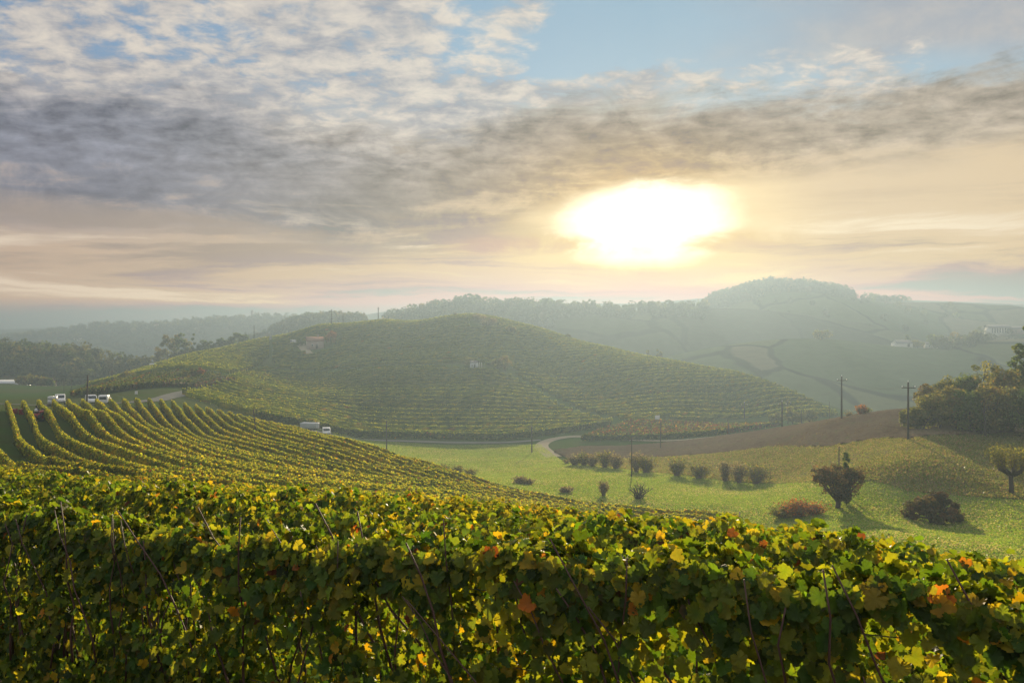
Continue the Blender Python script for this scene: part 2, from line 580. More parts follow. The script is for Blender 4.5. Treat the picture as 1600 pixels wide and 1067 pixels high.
def ground_material(name, cols, scales=(0.02, 0.25, 2.5), bump=0.6, bscale=4.0, bdist=0.15):
    """three colours blended by noise at three scales"""
    m, g, out = material(name)
    geo = g.new('ShaderNodeNewGeometry')
    pos = S(g, geo.outputs['Position'])
    n1 = g.noise(pos, scales[0], 4.0, 0.6)
    n2 = g.noise(pos, scales[1], 5.0, 0.65)
    n3 = g.noise(pos, scales[2], 4.0, 0.65)
    c = g.mix(g.smooth(n1 * 0.55 + n2 * 0.45, 0.40, 0.60), cols[0], cols[1])
    c = g.mix(g.smooth(n2 * 0.5 + n3 * 0.5, 0.52, 0.64), c, cols[2])
    c = g.vm('SCALE', c, scale=0.55 + n3 * 0.9)
    p = g.new('ShaderNodeBsdfDiffuse')
    g.put(c, p.inputs[0])
    b = g.new('ShaderNodeBump')
    b.inputs['Strength'].default_value = bump
    b.inputs['Distance'].default_value = bdist
    g.put(g.noise(pos, bscale, 5.0, 0.7), b.inputs['Height'])
    g.link(b.outputs[0], p.inputs['Normal'])
    g.link(p.outputs[0], out.inputs[0])
    return m

M = {}
M['vine_leaf'] = leaf_material('vine_leaf', 0.55, (2.2, 2.05, 0.6), 0.5, 0.2, 35.0, 0.7)
M['hedge_leaf'] = leaf_material('hedge_leaf', 0.55, (2.5, 2.1, 0.7), 0.7, 0.06, 6.0, 0.6)
M['tree_leaf'] = leaf_material('tree_leaf', 0.52, (1.95, 1.95, 1.0), 0.7, 0.10, 2.0, 0.5)
M['grass'] = leaf_material('grass', 0.55, (1.6, 1.5, 0.8), 0.5, 0.3, 0.3, 0.6)
M['ground'] = ground_material('ground', [(0.055, 0.095, 0.022), (0.075, 0.085, 0.03), (0.04, 0.07, 0.016)])
M['meadow'] = ground_material('meadow', [(0.17, 0.21, 0.045), (0.22, 0.23, 0.07), (0.14, 0.17, 0.04)], (0.025, 0.2, 1.6))
M['plough'] = ground_material('plough', [(0.14, 0.098, 0.06), (0.175, 0.128, 0.078), (0.11, 0.104, 0.05)], (0.04, 0.3, 1.2), 1.0, 1.6, 0.4)
M['weedy'] = ground_material('weedy', [(0.13, 0.135, 0.045), (0.18, 0.15, 0.075), (0.10, 0.12, 0.035)], (0.06, 0.35, 1.4), 1.0, 1.5, 0.4)
M['track'] = ground_material('track', [(0.32, 0.27, 0.19), (0.36, 0.31, 0.22), (0.22, 0.22, 0.12)], (0.1, 0.5, 3.0), 0.5)
M['road'] = ground_material('road', [(0.15, 0.15, 0.14), (0.19, 0.185, 0.165), (0.12, 0.13, 0.10)], (0.05, 0.5, 4.0), 0.3)
M['cane'] = solid('cane', (0.060, 0.024, 0.016), 0.6, 0, 40, 0.8)
M['bark'] = solid('bark', (0.060, 0.045, 0.034), 0.85, 0, 12, 0.9)
M['twig'] = solid('twig', (0.17, 0.125, 0.085), 0.8, 0, 3, 0.7)
M['post'] = solid('post', (0.17, 0.15, 0.12), 0.8, 0, 9, 0.6)
M['polewood'] = solid('polewood', (0.060, 0.050, 0.042), 0.8, 0, 5, 0.6)
M['wire'] = solid('wire', (0.10, 0.10, 0.10), 0.9, 0.0, 5, 0.2, 0.05)
M['porcelain'] = solid('porcelain', (0.8, 0.8, 0.78), 0.3)
M['white_paint'] = solid('white_paint', (0.66, 0.66, 0.65), 0.35, 0, 3, 0.08)
M['grey_paint'] = solid('grey_paint', (0.42, 0.44, 0.46), 0.4, 0.2, 3, 0.15)
M['dark_blue'] = solid('dark_blue', (0.025, 0.05, 0.11), 0.35)
M['red_paint'] = solid('red_paint', (0.30, 0.025, 0.02), 0.4)
M['glass'] = solid('glass', (0.012, 0.022, 0.035), 0.18, 0, 2, 0.1, 0.3)
M['rubber'] = solid('rubber', (0.02, 0.02, 0.02), 0.8)
M['lamp'] = solid('lamp', (0.7, 0.68, 0.6), 0.2)
M['skin'] = solid('skin', (0.40, 0.24, 0.17), 0.6, 0, 20, 0.1)
M['hair'] = solid('hair', (0.012, 0.010, 0.009), 0.7)
M['cloth_dark'] = solid('cloth_dark', (0.025, 0.027, 0.032), 0.9)
M['cloth_light'] = solid('cloth_light', (0.55, 0.55, 0.54), 0.9)
M['pale_wall'] = solid('pale_wall', (0.62, 0.60, 0.56), 0.9, 0, 0.8, 0.2)
M['pink_wall'] = solid('pink_wall', (0.40, 0.28, 0.24), 0.9, 0, 0.8, 0.3)
M['stone_wall'] = solid('stone_wall', (0.34, 0.26, 0.23), 0.9, 0, 1.5, 0.5)
M['tile_roof'] = solid('tile_roof', (0.22, 0.12, 0.085), 0.9, 0, 2.0, 0.5)
M['grey_roof'] = solid('grey_roof', (0.16, 0.155, 0.16), 0.8, 0, 1.0, 0.4)
M['metal_roof'] = solid('metal_roof', (0.58, 0.60, 0.62), 0.5, 0.2, 0.5, 0.2)
M['opening'] = solid('opening', (0.03, 0.03, 0.035), 0.7)

# ------------------------------------------------------------------ leaves
_half = np.array([(0, 0.0), (.15, -.18), (.38, -.15), (.42, .06), (.53, .27), (.36, .42), (.25, .62), (0, .80)])
_o = []
for _a, _b in zip(_half[:-1], _half[1:]):      # toothed edge: a small point in the middle of every side
    _n = np.array([(_b - _a)[1], -(_b - _a)[0]])
    _o += [_a, _a * 0.62 + _b * 0.38 - _n * 0.05, _a * 0.45 + _b * 0.55 + _n * 0.17]
_o = np.array(_o + [_half[-1]])
VINE = np.vstack([[(0, 0.22)], _o, (_o * np.array([-1, 1]))[-2:0:-1]])
PENTA = np.array([(0, 0.25), (.08, -.1), (.45, .0), (.5, .32), (.2, .62), (0, .78), (-.2, .62), (-.5, .32), (-.45, .0), (-.08, -.1)])
QUAD = np.array([(-.5, -.32), (.42, -.42), (.5, .38), (-.36, .46)])
TRI = np.array([(-.5, 0), (.5, 0), (0.1, 1.0)])

def basis(N, spin):
    N = N / (np.linalg.norm(N, axis=1)[:, None] + 1e-9)
    ref = np.where(np.abs(N[:, 2:3]) < 0.9, np.array([[0, 0, 1.0]]), np.array([[1.0, 0, 0]]))
    U = np.cross(ref, N); U /= np.linalg.norm(U, axis=1)[:, None] + 1e-9
    W = np.cross(N, U)
    c, s = np.cos(spin)[:, None], np.sin(spin)[:, None]
    return N, U * c + W * s, W * c - U * s

def leaf_arrays(C, N, size, spin, colors, kind, r, edge=None):
    n = len(C)
    N, U, W = basis(N, spin)
    sh = {'vine': VINE, 'penta': PENTA, 'quad': QUAD, 'tri': TRI}[kind]
    k = len(sh)
    u = sh[:, 0][None] * size[:, None]
    v = sh[:, 1][None] * size[:, None]
    fold = r.uniform(-0.1, 0.55, n)[:, None]
    curl = r.uniform(-0.7, 0.5, n)[:, None]
    h = fold * np.abs(u) + curl * (v - 0.25 * size[:, None]) ** 2 / size[:, None]
    if kind in ('vine', 'penta'):
        h = h + r.normal(0, 0.045, (n, k)) * size[:, None]
    V = C[:, None] + U[:, None] * u[..., None] + W[:, None] * v[..., None] + N[:, None] * h[..., None]
    V = V.reshape(-1, 3)
    base = (np.arange(n) * k)[:, None]
    if kind in ('vine', 'penta'):
        i = np.arange(1, k)
        j = np.concatenate([np.arange(2, k), [1]])
        f = np.stack([np.zeros(k - 1, int), i, j], 1)
        faces = (base[:, :, None] + f[None]).reshape(-1, 3)
    elif kind == 'quad':
        faces = base + np.arange(4)[None]
    else:
        faces = base + np.arange(3)[None]
    cc = np.repeat(colors[:, None], k, 1)
    if edge is not None and kind in ('vine', 'penta'):
        a = edge[:, None, None] * np.ones((1, k, 1))
        a[:, 0] *= 0.0
        ec = colors * np.array([1.9, 1.25, 0.7])
        br = r.uniform(0, 1, n) < 0.08
        ec[br] = np.array([0.10, 0.045, 0.02])
        cc = cc * (1 - a) + ec[:, None] * a
    return V, faces, cc.reshape(-1, 3)

W_ROWS = [0.05, 0.18, 0.34, 0.34, 0.07, 0.004, 0.016]
PAL_VINE = np.array([(0.038, 0.075, 0.012), (0.070, 0.112, 0.015), (0.125, 0.158, 0.018), (0.20, 0.205, 0.02), (0.33, 0.24, 0.02), (0.36, 0.15, 0.02), (0.13, 0.05, 0.02)])

def pick(r, pal, wts, n, jit=0.22):
    w = np.asarray(wts, float); w /= w.sum()
    c = np.asarray(pal)[r.choice(len(pal), n, p=w)]
    return np.clip(c * (1 + r.normal(0, jit, (n, 1))) * (1 + r.normal(0, jit * 0.35, (n, 3))), 0.004, 0.85)

def vine_colors(r, pos, n, wts, autumn=0.0, jit=0.22):
    """leaf colours vary in patches along the rows"""
    a = np.sin(pos[:, 0] * 0.35 + 1.3) + np.sin(pos[:, 1] * 0.23 + pos[:, 0] * 0.11) + np.sin(pos[:, 0] * 0.9 - pos[:, 1] * 0.7) * 0.7
    w = np.asarray(wts, float)
    c1 = pick(r, PAL_VINE, w, n, jit)
    w2 = w * np.array([0.5, 0.6, 0.9, 1.4, 2.4, 2.6, 2.2])
    c2 = pick(r, PAL_VINE, w2, n, jit)
    f = (a + r.normal(0, 0.9, n)) > (0.6 - autumn)
    return np.where(f[:, None], c2, c1)

W_NEAR = [0.32, 0.34, 0.25, 0.080, 0.007, 0.002, 0.003]
W_FAN = [0.13, 0.31, 0.35, 0.18, 0.022, 0.002, 0.006]
W_HILL = [0.28, 0.42, 0.24, 0.05, 0.005, 0.002, 0.003]
W_BROWN = [0.16, 0.26, 0.20, 0.05, 0.02, 0.015, 0.28]

def row_frame(path):
    """path (n,2) -> point with z, tangent, normal"""
    z = H(path[:, 0], path[:, 1])
    T = np.gradient(path, axis=0)
    T /= np.linalg.norm(T, axis=1)[:, None] + 1e-9
    return np.column_stack([path, z]), T, np.column_stack([-T[:, 1], T[:, 0]])

def row_sample(path, n, r, h0, h1, half, top_bias=0.25, ragk=1.0, gaps=0.0):
    P, T, Nn = row_frame(path)
    s = r.uniform(0, len(P) - 1.001, n)
    i = s.astype(int); f = (s - i)[:, None]
    base = P[i] * (1 - f) + P[i + 1] * f
    t = T[i]; nn = Nn[i]
    hh = r.uniform(0, 1, n)
    top = r.uniform(0, 1, n) < top_bias
    hh = np.where(top, 1 - np.abs(r.normal(0, 0.10, n)), hh)
    # bushy cross section, thinner at top and bottom; ragged top along the row
    rag = ragk * (0.10 * np.sin(base[:, 0] * 2.1 + base[:, 1] * 1.7) + 0.07 * np.sin(base[:, 0] * 5.3 - base[:, 1] * 4.1))
    width = half * (0.55 + 0.6 * np.sin(np.clip(hh, 0, 1) * math.pi) ** 0.7)
    side = np.sign(r.normal(0, 1, n))
    lat = np.where(r.uniform(0, 1, n) < 0.65, side * width * r.uniform(0.55, 1.12, n), r.uniform(-1, 1, n) * width)
    if gaps:      # shoots and bare spots: the leaves of each vine hang together, with darker openings between
        q = s * 0.4
        v = np.sin(q * 6.6 + 1.3 * np.sin(hh * 5 + q)) + np.sin(q * 15.1 + hh * 9.0) * 0.7 + np.sin(q * 3.1 - hh * 12.0) * 0.7 + np.sin(hh * 17 + q * 8.0) * 0.5
        keep = (v + r.normal(0, 0.5, n) > -1.5 * (1 - gaps)) | (hh > 0.93)
        rag, i, f, base, t, nn, hh, width, lat = rag[keep], i[keep], f[keep], base[keep], t[keep], nn[keep], hh[keep], width[keep], lat[keep]
        n = int(keep.sum())
    C = base.copy()
    C[:, :2] += nn * lat[:, None]
    C[:, 2] += h0 + (h1 + rag - h0) * hh + r.normal(0, 0.03, n)
    N = np.zeros((n, 3))
    out = lat / (width + 1e-6)
    N[:, :2] = nn * out[:, None] + t * r.normal(0, 0.45, n)[:, None]
    N[:, 2] = 0.25 + 0.9 * np.clip(hh - 0.75, 0, 1) * 4 * 0.5 + r.normal(0, 0.35, n)
    return C, N, hh

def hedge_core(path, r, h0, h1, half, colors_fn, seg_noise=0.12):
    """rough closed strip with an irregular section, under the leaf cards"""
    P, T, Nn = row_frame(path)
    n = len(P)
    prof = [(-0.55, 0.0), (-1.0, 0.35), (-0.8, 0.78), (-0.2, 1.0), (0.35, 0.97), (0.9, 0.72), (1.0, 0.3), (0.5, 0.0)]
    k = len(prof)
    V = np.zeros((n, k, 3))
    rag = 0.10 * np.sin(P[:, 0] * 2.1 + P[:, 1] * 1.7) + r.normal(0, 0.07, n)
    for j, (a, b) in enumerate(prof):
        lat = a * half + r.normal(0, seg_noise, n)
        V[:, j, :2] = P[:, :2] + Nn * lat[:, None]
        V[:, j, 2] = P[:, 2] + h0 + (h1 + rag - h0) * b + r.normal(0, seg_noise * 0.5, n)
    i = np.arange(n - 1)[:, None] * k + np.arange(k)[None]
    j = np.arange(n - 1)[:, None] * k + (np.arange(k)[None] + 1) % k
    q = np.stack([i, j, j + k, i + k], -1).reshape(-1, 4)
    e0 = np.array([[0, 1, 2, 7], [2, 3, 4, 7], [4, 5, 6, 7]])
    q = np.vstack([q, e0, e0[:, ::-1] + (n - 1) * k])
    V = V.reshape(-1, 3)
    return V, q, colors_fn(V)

def merge(parts):
    Vs, Cs, F3, F4, n = [], [], [], [], 0
    for V, f, c in parts:
        Vs.append(V); Cs.append(c)
        (F3 if f.shape[1] == 3 else F4).append(f + n)
        n += len(V)
    fs = []
    if F3: fs.append(np.vstack(F3))
    if F4: fs.append(np.vstack(F4))
    return np.vstack(Vs), fs, np.vstack(Cs)

def vine_row(path, r, density, size, kind, weights, label, group, half=0.24, h0=0.42, h1=VH, core=True, step=0.8,
             autumn=0.0, posts=0, post_step=6.0, mat='hedge_leaf', end_posts=False, cgain=1.0, jit=0.22, cnoise=0.12):
    path = resample(path, step)
    L = np.linalg.norm(np.diff(path, axis=0), axis=1).sum()
    if L < 4: return None
    o0 = np.array([path[0, 0], path[0, 1], float(H(path[0, 0], path[0, 1]))])
    n = int(L * density)
    C, N, hh = row_sample(path, n, r, h0, h1, half)
    cols = vine_colors(r, C, n, weights, autumn, jit) * cgain
    sz = size * r.uniform(0.65, 1.3, n)
    spin = math.pi + r.normal(0, 0.7, n)
    parts = [leaf_arrays(C, N, sz, spin, cols, kind, r, edge=r.uniform(0, 0.8, n) ** 2)]
    if core:
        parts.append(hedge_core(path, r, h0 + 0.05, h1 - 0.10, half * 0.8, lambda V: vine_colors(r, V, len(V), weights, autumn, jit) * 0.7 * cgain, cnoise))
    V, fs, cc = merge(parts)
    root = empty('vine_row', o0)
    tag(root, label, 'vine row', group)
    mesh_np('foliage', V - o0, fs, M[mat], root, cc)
    if end_posts:
        for q in (path[0], path[-1]):
            z = float(H(q[0], q[1]))
            MB().tube([(q[0], q[1], z - 0.2), (q[0], q[1], z + h1 + 0.12)], 0.055, 6).build('post', M['post'], root, loc=-o0)
    if posts:
        q = resample(path, post_step)[:posts]
        for a, b in q:
            z = float(H(a, b))
            MB().tube([(a, b, z - 0.2), (a + 0.02, b, z + h1 + 0.08)], 0.05, 6).build('post', M['post'], root, loc=-o0)
    return root

# ------------------------------------------------------------------ the ground sheet
def build_ground():
    th = np.concatenate([np.linspace(-40, 40, 330), np.linspace(40, 320, 90)[1:-1]])
    th = np.radians(th)
    rr = np.exp(np.linspace(math.log(0.6), math.log(4400), 270))
    X = rr[:, None] * np.sin(th)[None]
    Y = rr[:, None] * np.cos(th)[None]
    Z = H(X, Y)
    n, k = X.shape
    V = np.stack([X, Y, Z], -1).reshape(-1, 3)
    i = np.arange(n - 1)[:, None] * k + np.arange(k)[None]
    j = np.arange(n - 1)[:, None] * k + (np.arange(k)[None] + 1) % k
    q = np.stack([i, i + k, j + k, j], -1).reshape(-1, 4)
    V = np.vstack([V, [[0, 0, float(H(0.0, 0.0))]]])
    kk = np.arange(k)
    f3 = np.stack([np.full(k, len(V) - 1), kk, (kk + 1) % k], 1)
    o = mesh_np('ground', V, [f3, q], M['ground'], smooth=True)
    tag(o, kind='structure')

build_ground()

def patch(name, near, far, mat, off, nx=200, ny=60, rough=0.0, seed=1, furrow=0.0):
    """sheet between two lines given as (px, D); follows the ground"""
    near, far = np.array(near, float), np.array(far, float)
    p0, p1 = max(near[0, 0], far[0, 0]), min(near[-1, 0], far[-1, 0])
    px = np.linspace(p0, p1, nx)
    dn, df = np.interp(px, near[:, 0], near[:, 1]), np.interp(px, far[:, 0], far[:, 1])
    t = np.linspace(0, 1, ny)
    D = dn[:, None] * (1 - t)[None] + df[:, None] * t[None]
    X = (px[:, None] - 800) / F * D
    Z = H(X, D) + off
    if furrow:
        Z = Z + furrow * np.sin(2 * math.pi * (D + 0.22 * X + 0.6 * np.sin(X * 0.06)) / 2.4)
    if rough:
        r = np.random.default_rng(seed)
        Z = Z + np.abs(r.normal(0, rough, Z.shape))
    V = np.stack([X, D, Z], -1).reshape(-1, 3)
    i = np.arange(nx - 1)[:, None] * ny + np.arange(ny - 1)[None]
    q = np.stack([i, i + ny, i + ny + 1, i + 1], -1).reshape(-1, 4)
    o = mesh_np(name, V, q, mat, smooth=not rough)
    return tag(o, kind='structure')

def patch_points(near, far, n, r):
    near, far = np.array(near, float), np.array(far, float)
    p0, p1 = max(near[0, 0], far[0, 0]), min(near[-1, 0], far[-1, 0])
    out = []
    m = 0
    while m < n:
        px = r.uniform(p0, p1, n * 2)
        dn, df = np.interp(px, near[:, 0], near[:, 1]), np.interp(px, far[:, 0], far[:, 1])
        D = dn + (df - dn) * r.uniform(0, 1, n * 2)
        keep = r.uniform(0, 1, n * 2) < (D * np.abs(df - dn)) / (250 * 120.0)
        out.append(np.column_stack([(px - 800) / F * D, D])[keep])
        m += keep.sum()
    return np.vstack(out)[:n]

def ribbon(name, pts, width, mat, off):
    P = np.array([P2(*p) for p in pts])
    P = resample(spline(P, 12 * len(pts)), 1.5)
    T = np.gradient(P, axis=0); T /= np.linalg.norm(T, axis=1)[:, None]
    Nn = np.column_stack([-T[:, 1], T[:, 0]])
    t = np.linspace(-0.5, 0.5, 5)
    XY = P[:, None] + Nn[:, None] * (t * width)[None, :, None]
    Z = H(XY[..., 0], XY[..., 1]) + off
    V = np.concatenate([XY, Z[..., None]], -1).reshape(-1, 3)
    n, k = len(P), 5
    i = np.arange(n - 1)[:, None] * k + np.arange(k - 1)[None]
    q = np.stack([i, i + 1, i + k + 1, i + k], -1).reshape(-1, 4)
    return tag(mesh_np(name, V, q, mat, smooth=True), kind='structure')

MEADOW_FAR = [(520, 198), (620, 202), (700, 203), (790, 203), (845, 200), (862, 180), (880, 160), (905, 150), (1003, 134), (1060, 128), (1185, 116.5), (1300, 94), (1420, 84), (1580, 81), (1760, 76)]
MEADOW_NEAR = [(520, 175), (560, 160), (620, 138), (700, 120), (800, 106), (900, 96), (1000, 86), (1100, 72), (1160, 66), (1250, 58), (1350, 50), (1450, 44), (1550, 39), (1650, 35), (1760, 32)]
WEED_NEAR = [(900, 149.5), (1003, 133), (1060, 127), (1185, 115.5), (1300, 93), (1420, 83), (1580, 80), (1760, 75)]
WEED_FAR = [(900, 160), (1000, 163), (1100, 152), (1200, 141), (1300, 122), (1420, 109), (1480, 114), (1560, 118), (1760, 118)]
PLOUGH_NEAR = [(866, 181), (900, 159), (1000, 162), (1100, 151), (1200, 140), (1300, 121), (1420, 108.5), (1480, 113), (1560, 117), (1760, 117)]
PLOUGH_FAR = [(866, 186), (905, 191), (1000, 190), (1140, 194), (1222, 184), (1290, 165), (1350, 158), (1420, 152), (1500, 152), (1760, 150)]
patch('meadow', MEADOW_NEAR, MEADOW_FAR, M['meadow'], 0.07, 260, 90)
patch('weedy_slope', WEED_NEAR, WEED_FAR, M['weedy'], 0.08, 260, 50, 0.05, 3)
patch('ploughed_field', PLOUGH_NEAR, PLOUGH_FAR, M['plough'], 0.20, 420, 150, 0.06, 4, 0.10)
ribbon('road', [(-40, 143), (60, 141), (120, 143), (180, 150), (240, 165), (268, 182), (300, 205), (330, 226), (348, 240), (340, 248), (310, 252), (262, 254)], 3.4, M['road'], 0.10)
ribbon('valley_road', [(430, 166), (480, 183), (560, 198), (620, 204), (700, 206.5), (790, 206.5), (845, 208)], 2.2, M['road'], 0.12)
ribbon('farm_track', [(866, 172), (852, 186), (846, 196), (852, 204), (872, 210), (905, 212), (960, 206), (1040, 197), (1130, 196)], 3.4, M['track'], 0.13)
ribbon('hill_path', [(p, float(HD(p, d))) for p, d in [(452, 300), (468, 292), (478, 286), (488, 280)]], 4.0, M['track'], 0.12)

# ------------------------------------------------------------------ grass
PAL_GRASS = [(0.17, 0.27, 0.04), (0.23, 0.30, 0.05), (0.32, 0.31, 0.10), (0.12, 0.20, 0.03), (0.36, 0.33, 0.17)]
PAL_WEED = [(0.17, 0.20, 0.05), (0.26, 0.22, 0.09), (0.31, 0.24, 0.13), (0.20, 0.13, 0.08), (0.12, 0.15, 0.035)]
PAL_STUB = [(0.18, 0.13, 0.065), (0.13, 0.09, 0.05), (0.10, 0.07, 0.04), (0.12, 0.12, 0.045)]

def grass(name, pts, hgt, wid, pal, wts, r, label, patchy=0.0):
    n = len(pts)
    x, y = pts[:, 0], pts[:, 1]
    C = np.column_stack([x, y, H(x, y) + 0.06])
    az = r.uniform(0, 2 * math.pi, n)
    lean = r.normal(0, 0.35, (n, 2))
    U = np.column_stack([np.cos(az), np.sin(az), np.zeros(n)])
    pn = np.sin(x * 0.21 + np.sin(y * 0.13) * 2) + np.sin(y * 0.27 + np.sin(x * 0.17) * 2) + 0.45 * np.sin((x * 0.35 + y) * 1.1 + np.sin(x * 0.05) * 2)
    h = hgt * r.uniform(0.5, 1.35, n) * (1 + 0.22 * patchy * pn)
    w = wid * r.uniform(0.6, 1.4, n)
    tip = C + np.column_stack([lean * h[:, None], h])
    V = np.stack([C - U * w[:, None] / 2, C + U * w[:, None] / 2, tip + U * (w * 0.35)[:, None], tip - U * (w * 0.3)[:, None]], 1).reshape(-1, 3)
    f = (np.arange(n) * 4)[:, None] + np.arange(4)[None]
    w1 = np.asarray(wts, float)
    c1, c2 = pick(r, pal, w1, n, 0.10), pick(r, pal, w1[::-1], n, 0.10)
    c = np.where(((pn * patchy + r.normal(0, 1, n)) > 0.9)[:, None], c2, c1)
    o = mesh_np(name, V, f, M['grass'], colors=np.repeat(c, 4, 0))
    return tag(o, label, 'grass', kind='stuff')

r_g = np.random.default_rng(21)
grass('meadow_grass', patch_points(MEADOW_NEAR, MEADOW_FAR, 420000, r_g), 0.095, 0.14, PAL_GRASS, [0.40, 0.30, 0.10, 0.15, 0.05], r_g, 'short bright green meadow grass on the valley floor', 0.8)
grass('weedy_grass', patch_points(WEED_NEAR, WEED_FAR, 170000, r_g), 0.17, 0.16, PAL_WEED, [0.42, 0.22, 0.08, 0.08, 0.20], r_g, 'rough mottled green and straw weeds on the bank below the ploughed field', 0.9)
grass('stubble', patch_points(PLOUGH_NEAR, PLOUGH_FAR, 45000, r_g), 0.16, 0.26, PAL_STUB, [0.25, 0.35, 0.3, 0.1], r_g, 'dry brown stubble and clods over the ploughed field', 0.6)

# ------------------------------------------------------------------ vineyard on the near slope
r_v = np.random.default_rng(5)
G0 = np.array([(-87, 93), (-69, 66), (-50, 36), (-25, 19.8), (-8, 9.3), (7.5, -0.35)], float)
G10 = np.array([(-73, 115), (-57, 91), (-41, 68), (-22, 47.5), (-1, 33.5), (18, 25)], float)
G31 = np.array([(-46, 150), (-36, 128), (-22, 108), (0, 92), (13, 81), (24, 75)], float)

def fan_path(s):
    if s <= 10:
        g = G0 + (G10 - G0) * (s / 10.0)
    else:
        g = G10 + (G31 - G10) * ((s - 10) / 21.0)
    return resample(spline(g, 160), 0.5)

def cut(path, px0, px1):
    px = 800 + F * path[:, 0] / np.maximum(path[:, 1], 0.3)
    ok = (px > px0) & (px < px1) & (path[:, 1] > 0.6)
    return path[ok]

def front_row():
    """the nearest row: large lobed leaves, canes, trunks, posts and wires of its own"""
    path = resample(cut(fan_path(0), -260, 2100), 0.4)
    P, T, Nn = row_frame(path)
    o0 = P[len(P) // 2].copy()
    root = empty('vine_row', o0)
    tag(root, 'nearest row of grapevines filling the foreground, large lobed leaves and bare red-brown canes', 'vine row', 'vine rows on the near slope')
    L = np.linalg.norm(np.diff(path, axis=0), axis=1).sum()
    n = int(L * 3000)
    C, N, hh = row_sample(path, n, r_v, 0.25, VH - 0.05, 0.27, 0.18, 0.6, 0.45)
    n = len(C)
    sz = 0.068 * r_v.uniform(0.5, 1.45, n)
    cols = vine_colors(r_v, C * np.array([2.2, 2.2, 2.0]), n, W_NEAR)
    spin = math.pi + r_v.normal(0, 0.8, n)
    V, f, cc = leaf_arrays(C, N, sz, spin, cols, 'vine', r_v, edge=r_v.uniform(0, 0.9, n) ** 2)
    mesh_np('foliage', V - o0, f, M['vine_leaf'], root, cc)
    # canes
    s = np.linspace(0.02, 0.98, 92)
    for a in s:
        a = np.clip(a + r_v.normal(0, 0.004), 0, 0.999)
        i = a * (len(P) - 1); k = int(i)
        b = P[k] + (P[min(k + 1, len(P) - 1)] - P[k]) * (i - k)
        t3 = np.array([T[k, 0], T[k, 1], 0]); n3 = np.array([Nn[k, 0], Nn[k, 1], 0])
        side = r_v.normal(-0.19, 0.11)
        lean = r_v.normal(-0.20, 0.36)
        hh_ = r_v.uniform(1.55, 2.08)
        z0 = r_v.uniform(0.65, 0.95)
        tt = np.linspace(0, 1, 7)
        pts = b[None] + t3[None] * (lean * tt ** r_v.uniform(0.7, 2.2) + r_v.normal(0, 0.018, 7).cumsum())[:, None] + n3[None] * (side + r_v.normal(0, 0.02, 7).cumsum() * 0.8)[:, None]
        pts[:, 2] += z0 + (hh_ - z0) * tt
        pts[:, :2] += r_v.normal(0, 0.008, (7, 2))
        MB().tube(pts - o0, np.linspace(0.0080, 0.0034, 7) * r_v.uniform(0.8, 1.4), 6).build('cane', M['cane'], root, smooth=True)
    for a in resample(path, 0.95):
        z = float(H(a[0], a[1]))
        pts = np.array([(a[0] + r_v.normal(0, 0.02), a[1] + r_v.normal(0, 0.02), z - 0.1 + 0.25 * q) for q in range(5)])
        MB().tube(pts - o0, np.linspace(0.035, 0.022, 5), 7).build('vine_trunk', M['bark'], root, smooth=True)
    for a in resample(path, 5.0):
        z = float(H(a[0], a[1]))
        MB().tube([(a[0], a[1], z - 0.3), (a[0], a[1], z + 0.9), (a[0] + 0.01, a[1], z + VH - 0.30)] - o0, [0.04, 0.038, 0.036], 8).build('post', M['post'], root)
    for hz in (0.85, 1.25, 1.65):
        W_ = P[::3].copy(); W_[:, 2] += hz
        MB().tube(W_ - o0, 0.0025, 4).build('wire', M['wire'], root)

front_row()
near_lab = {1: 'second row of grapevines, close behind the nearest row', 2: 'third row of grapevines from the camera, its leafy top just showing',
            3: 'fourth row of grapevines from the camera on the near slope'}
for s in range(1, 11):
    path = cut(fan_path(s), -160, 1900)
    kind, dens, size = ('vine', 700, 0.08) if s == 1 else (('penta', 560, 0.09) if s < 5 else ('penta', 300, 0.13))
    # keep close-up density only where the row is near
    near = path[np.hypot(path[:, 0], path[:, 1]) < 84]
    if s >= 8: near = near[near[:, 0] > -36]
    lab = near_lab.get(s, 'leafy vine row on the near slope, only its top showing behind the front rows')
    vine_row(near if s > 2 else path[np.hypot(path[:, 0], path[:, 1]) < 45], r_v, dens, size, kind, W_FAN if s > 2 else W_NEAR, lab,
             'vine rows on the near slope', half=0.27, h0=0.3, core=s > 6, step=0.5, mat='vine_leaf' if s < 3 else 'hedge_leaf')
for s in range(8, 32):
    path = cut(fan_path(s), -120, 1158)
    far = path[path[:, 1] > (50 if s < 11 else 30)]
    if s < 11:
        far = far[far[:, 0] < -35]
    d = np.hypot(far[:, 0], far[:, 1]).mean()
    if s == 31:
        lab = 'outermost vine row of the curving plot, along the meadow edge'
    elif s < 14:
        lab = 'straight vine row running away to the far left edge of the near slope'
    elif s < 22:
        lab = 'long vine row of the near slope curving from the road down to the right'
    else:
        lab = 'lower vine row of the near slope curving above the green meadow'
    vine_row(far, r_v, 150, 0.15, 'quad', W_ROWS, lab, 'curving vine rows between road and meadow', half=0.17, h0=0.3, h1=1.48, jit=0.15, step=0.7, end_posts=True, posts=0 if s < 29 else 8, cgain=1.45)

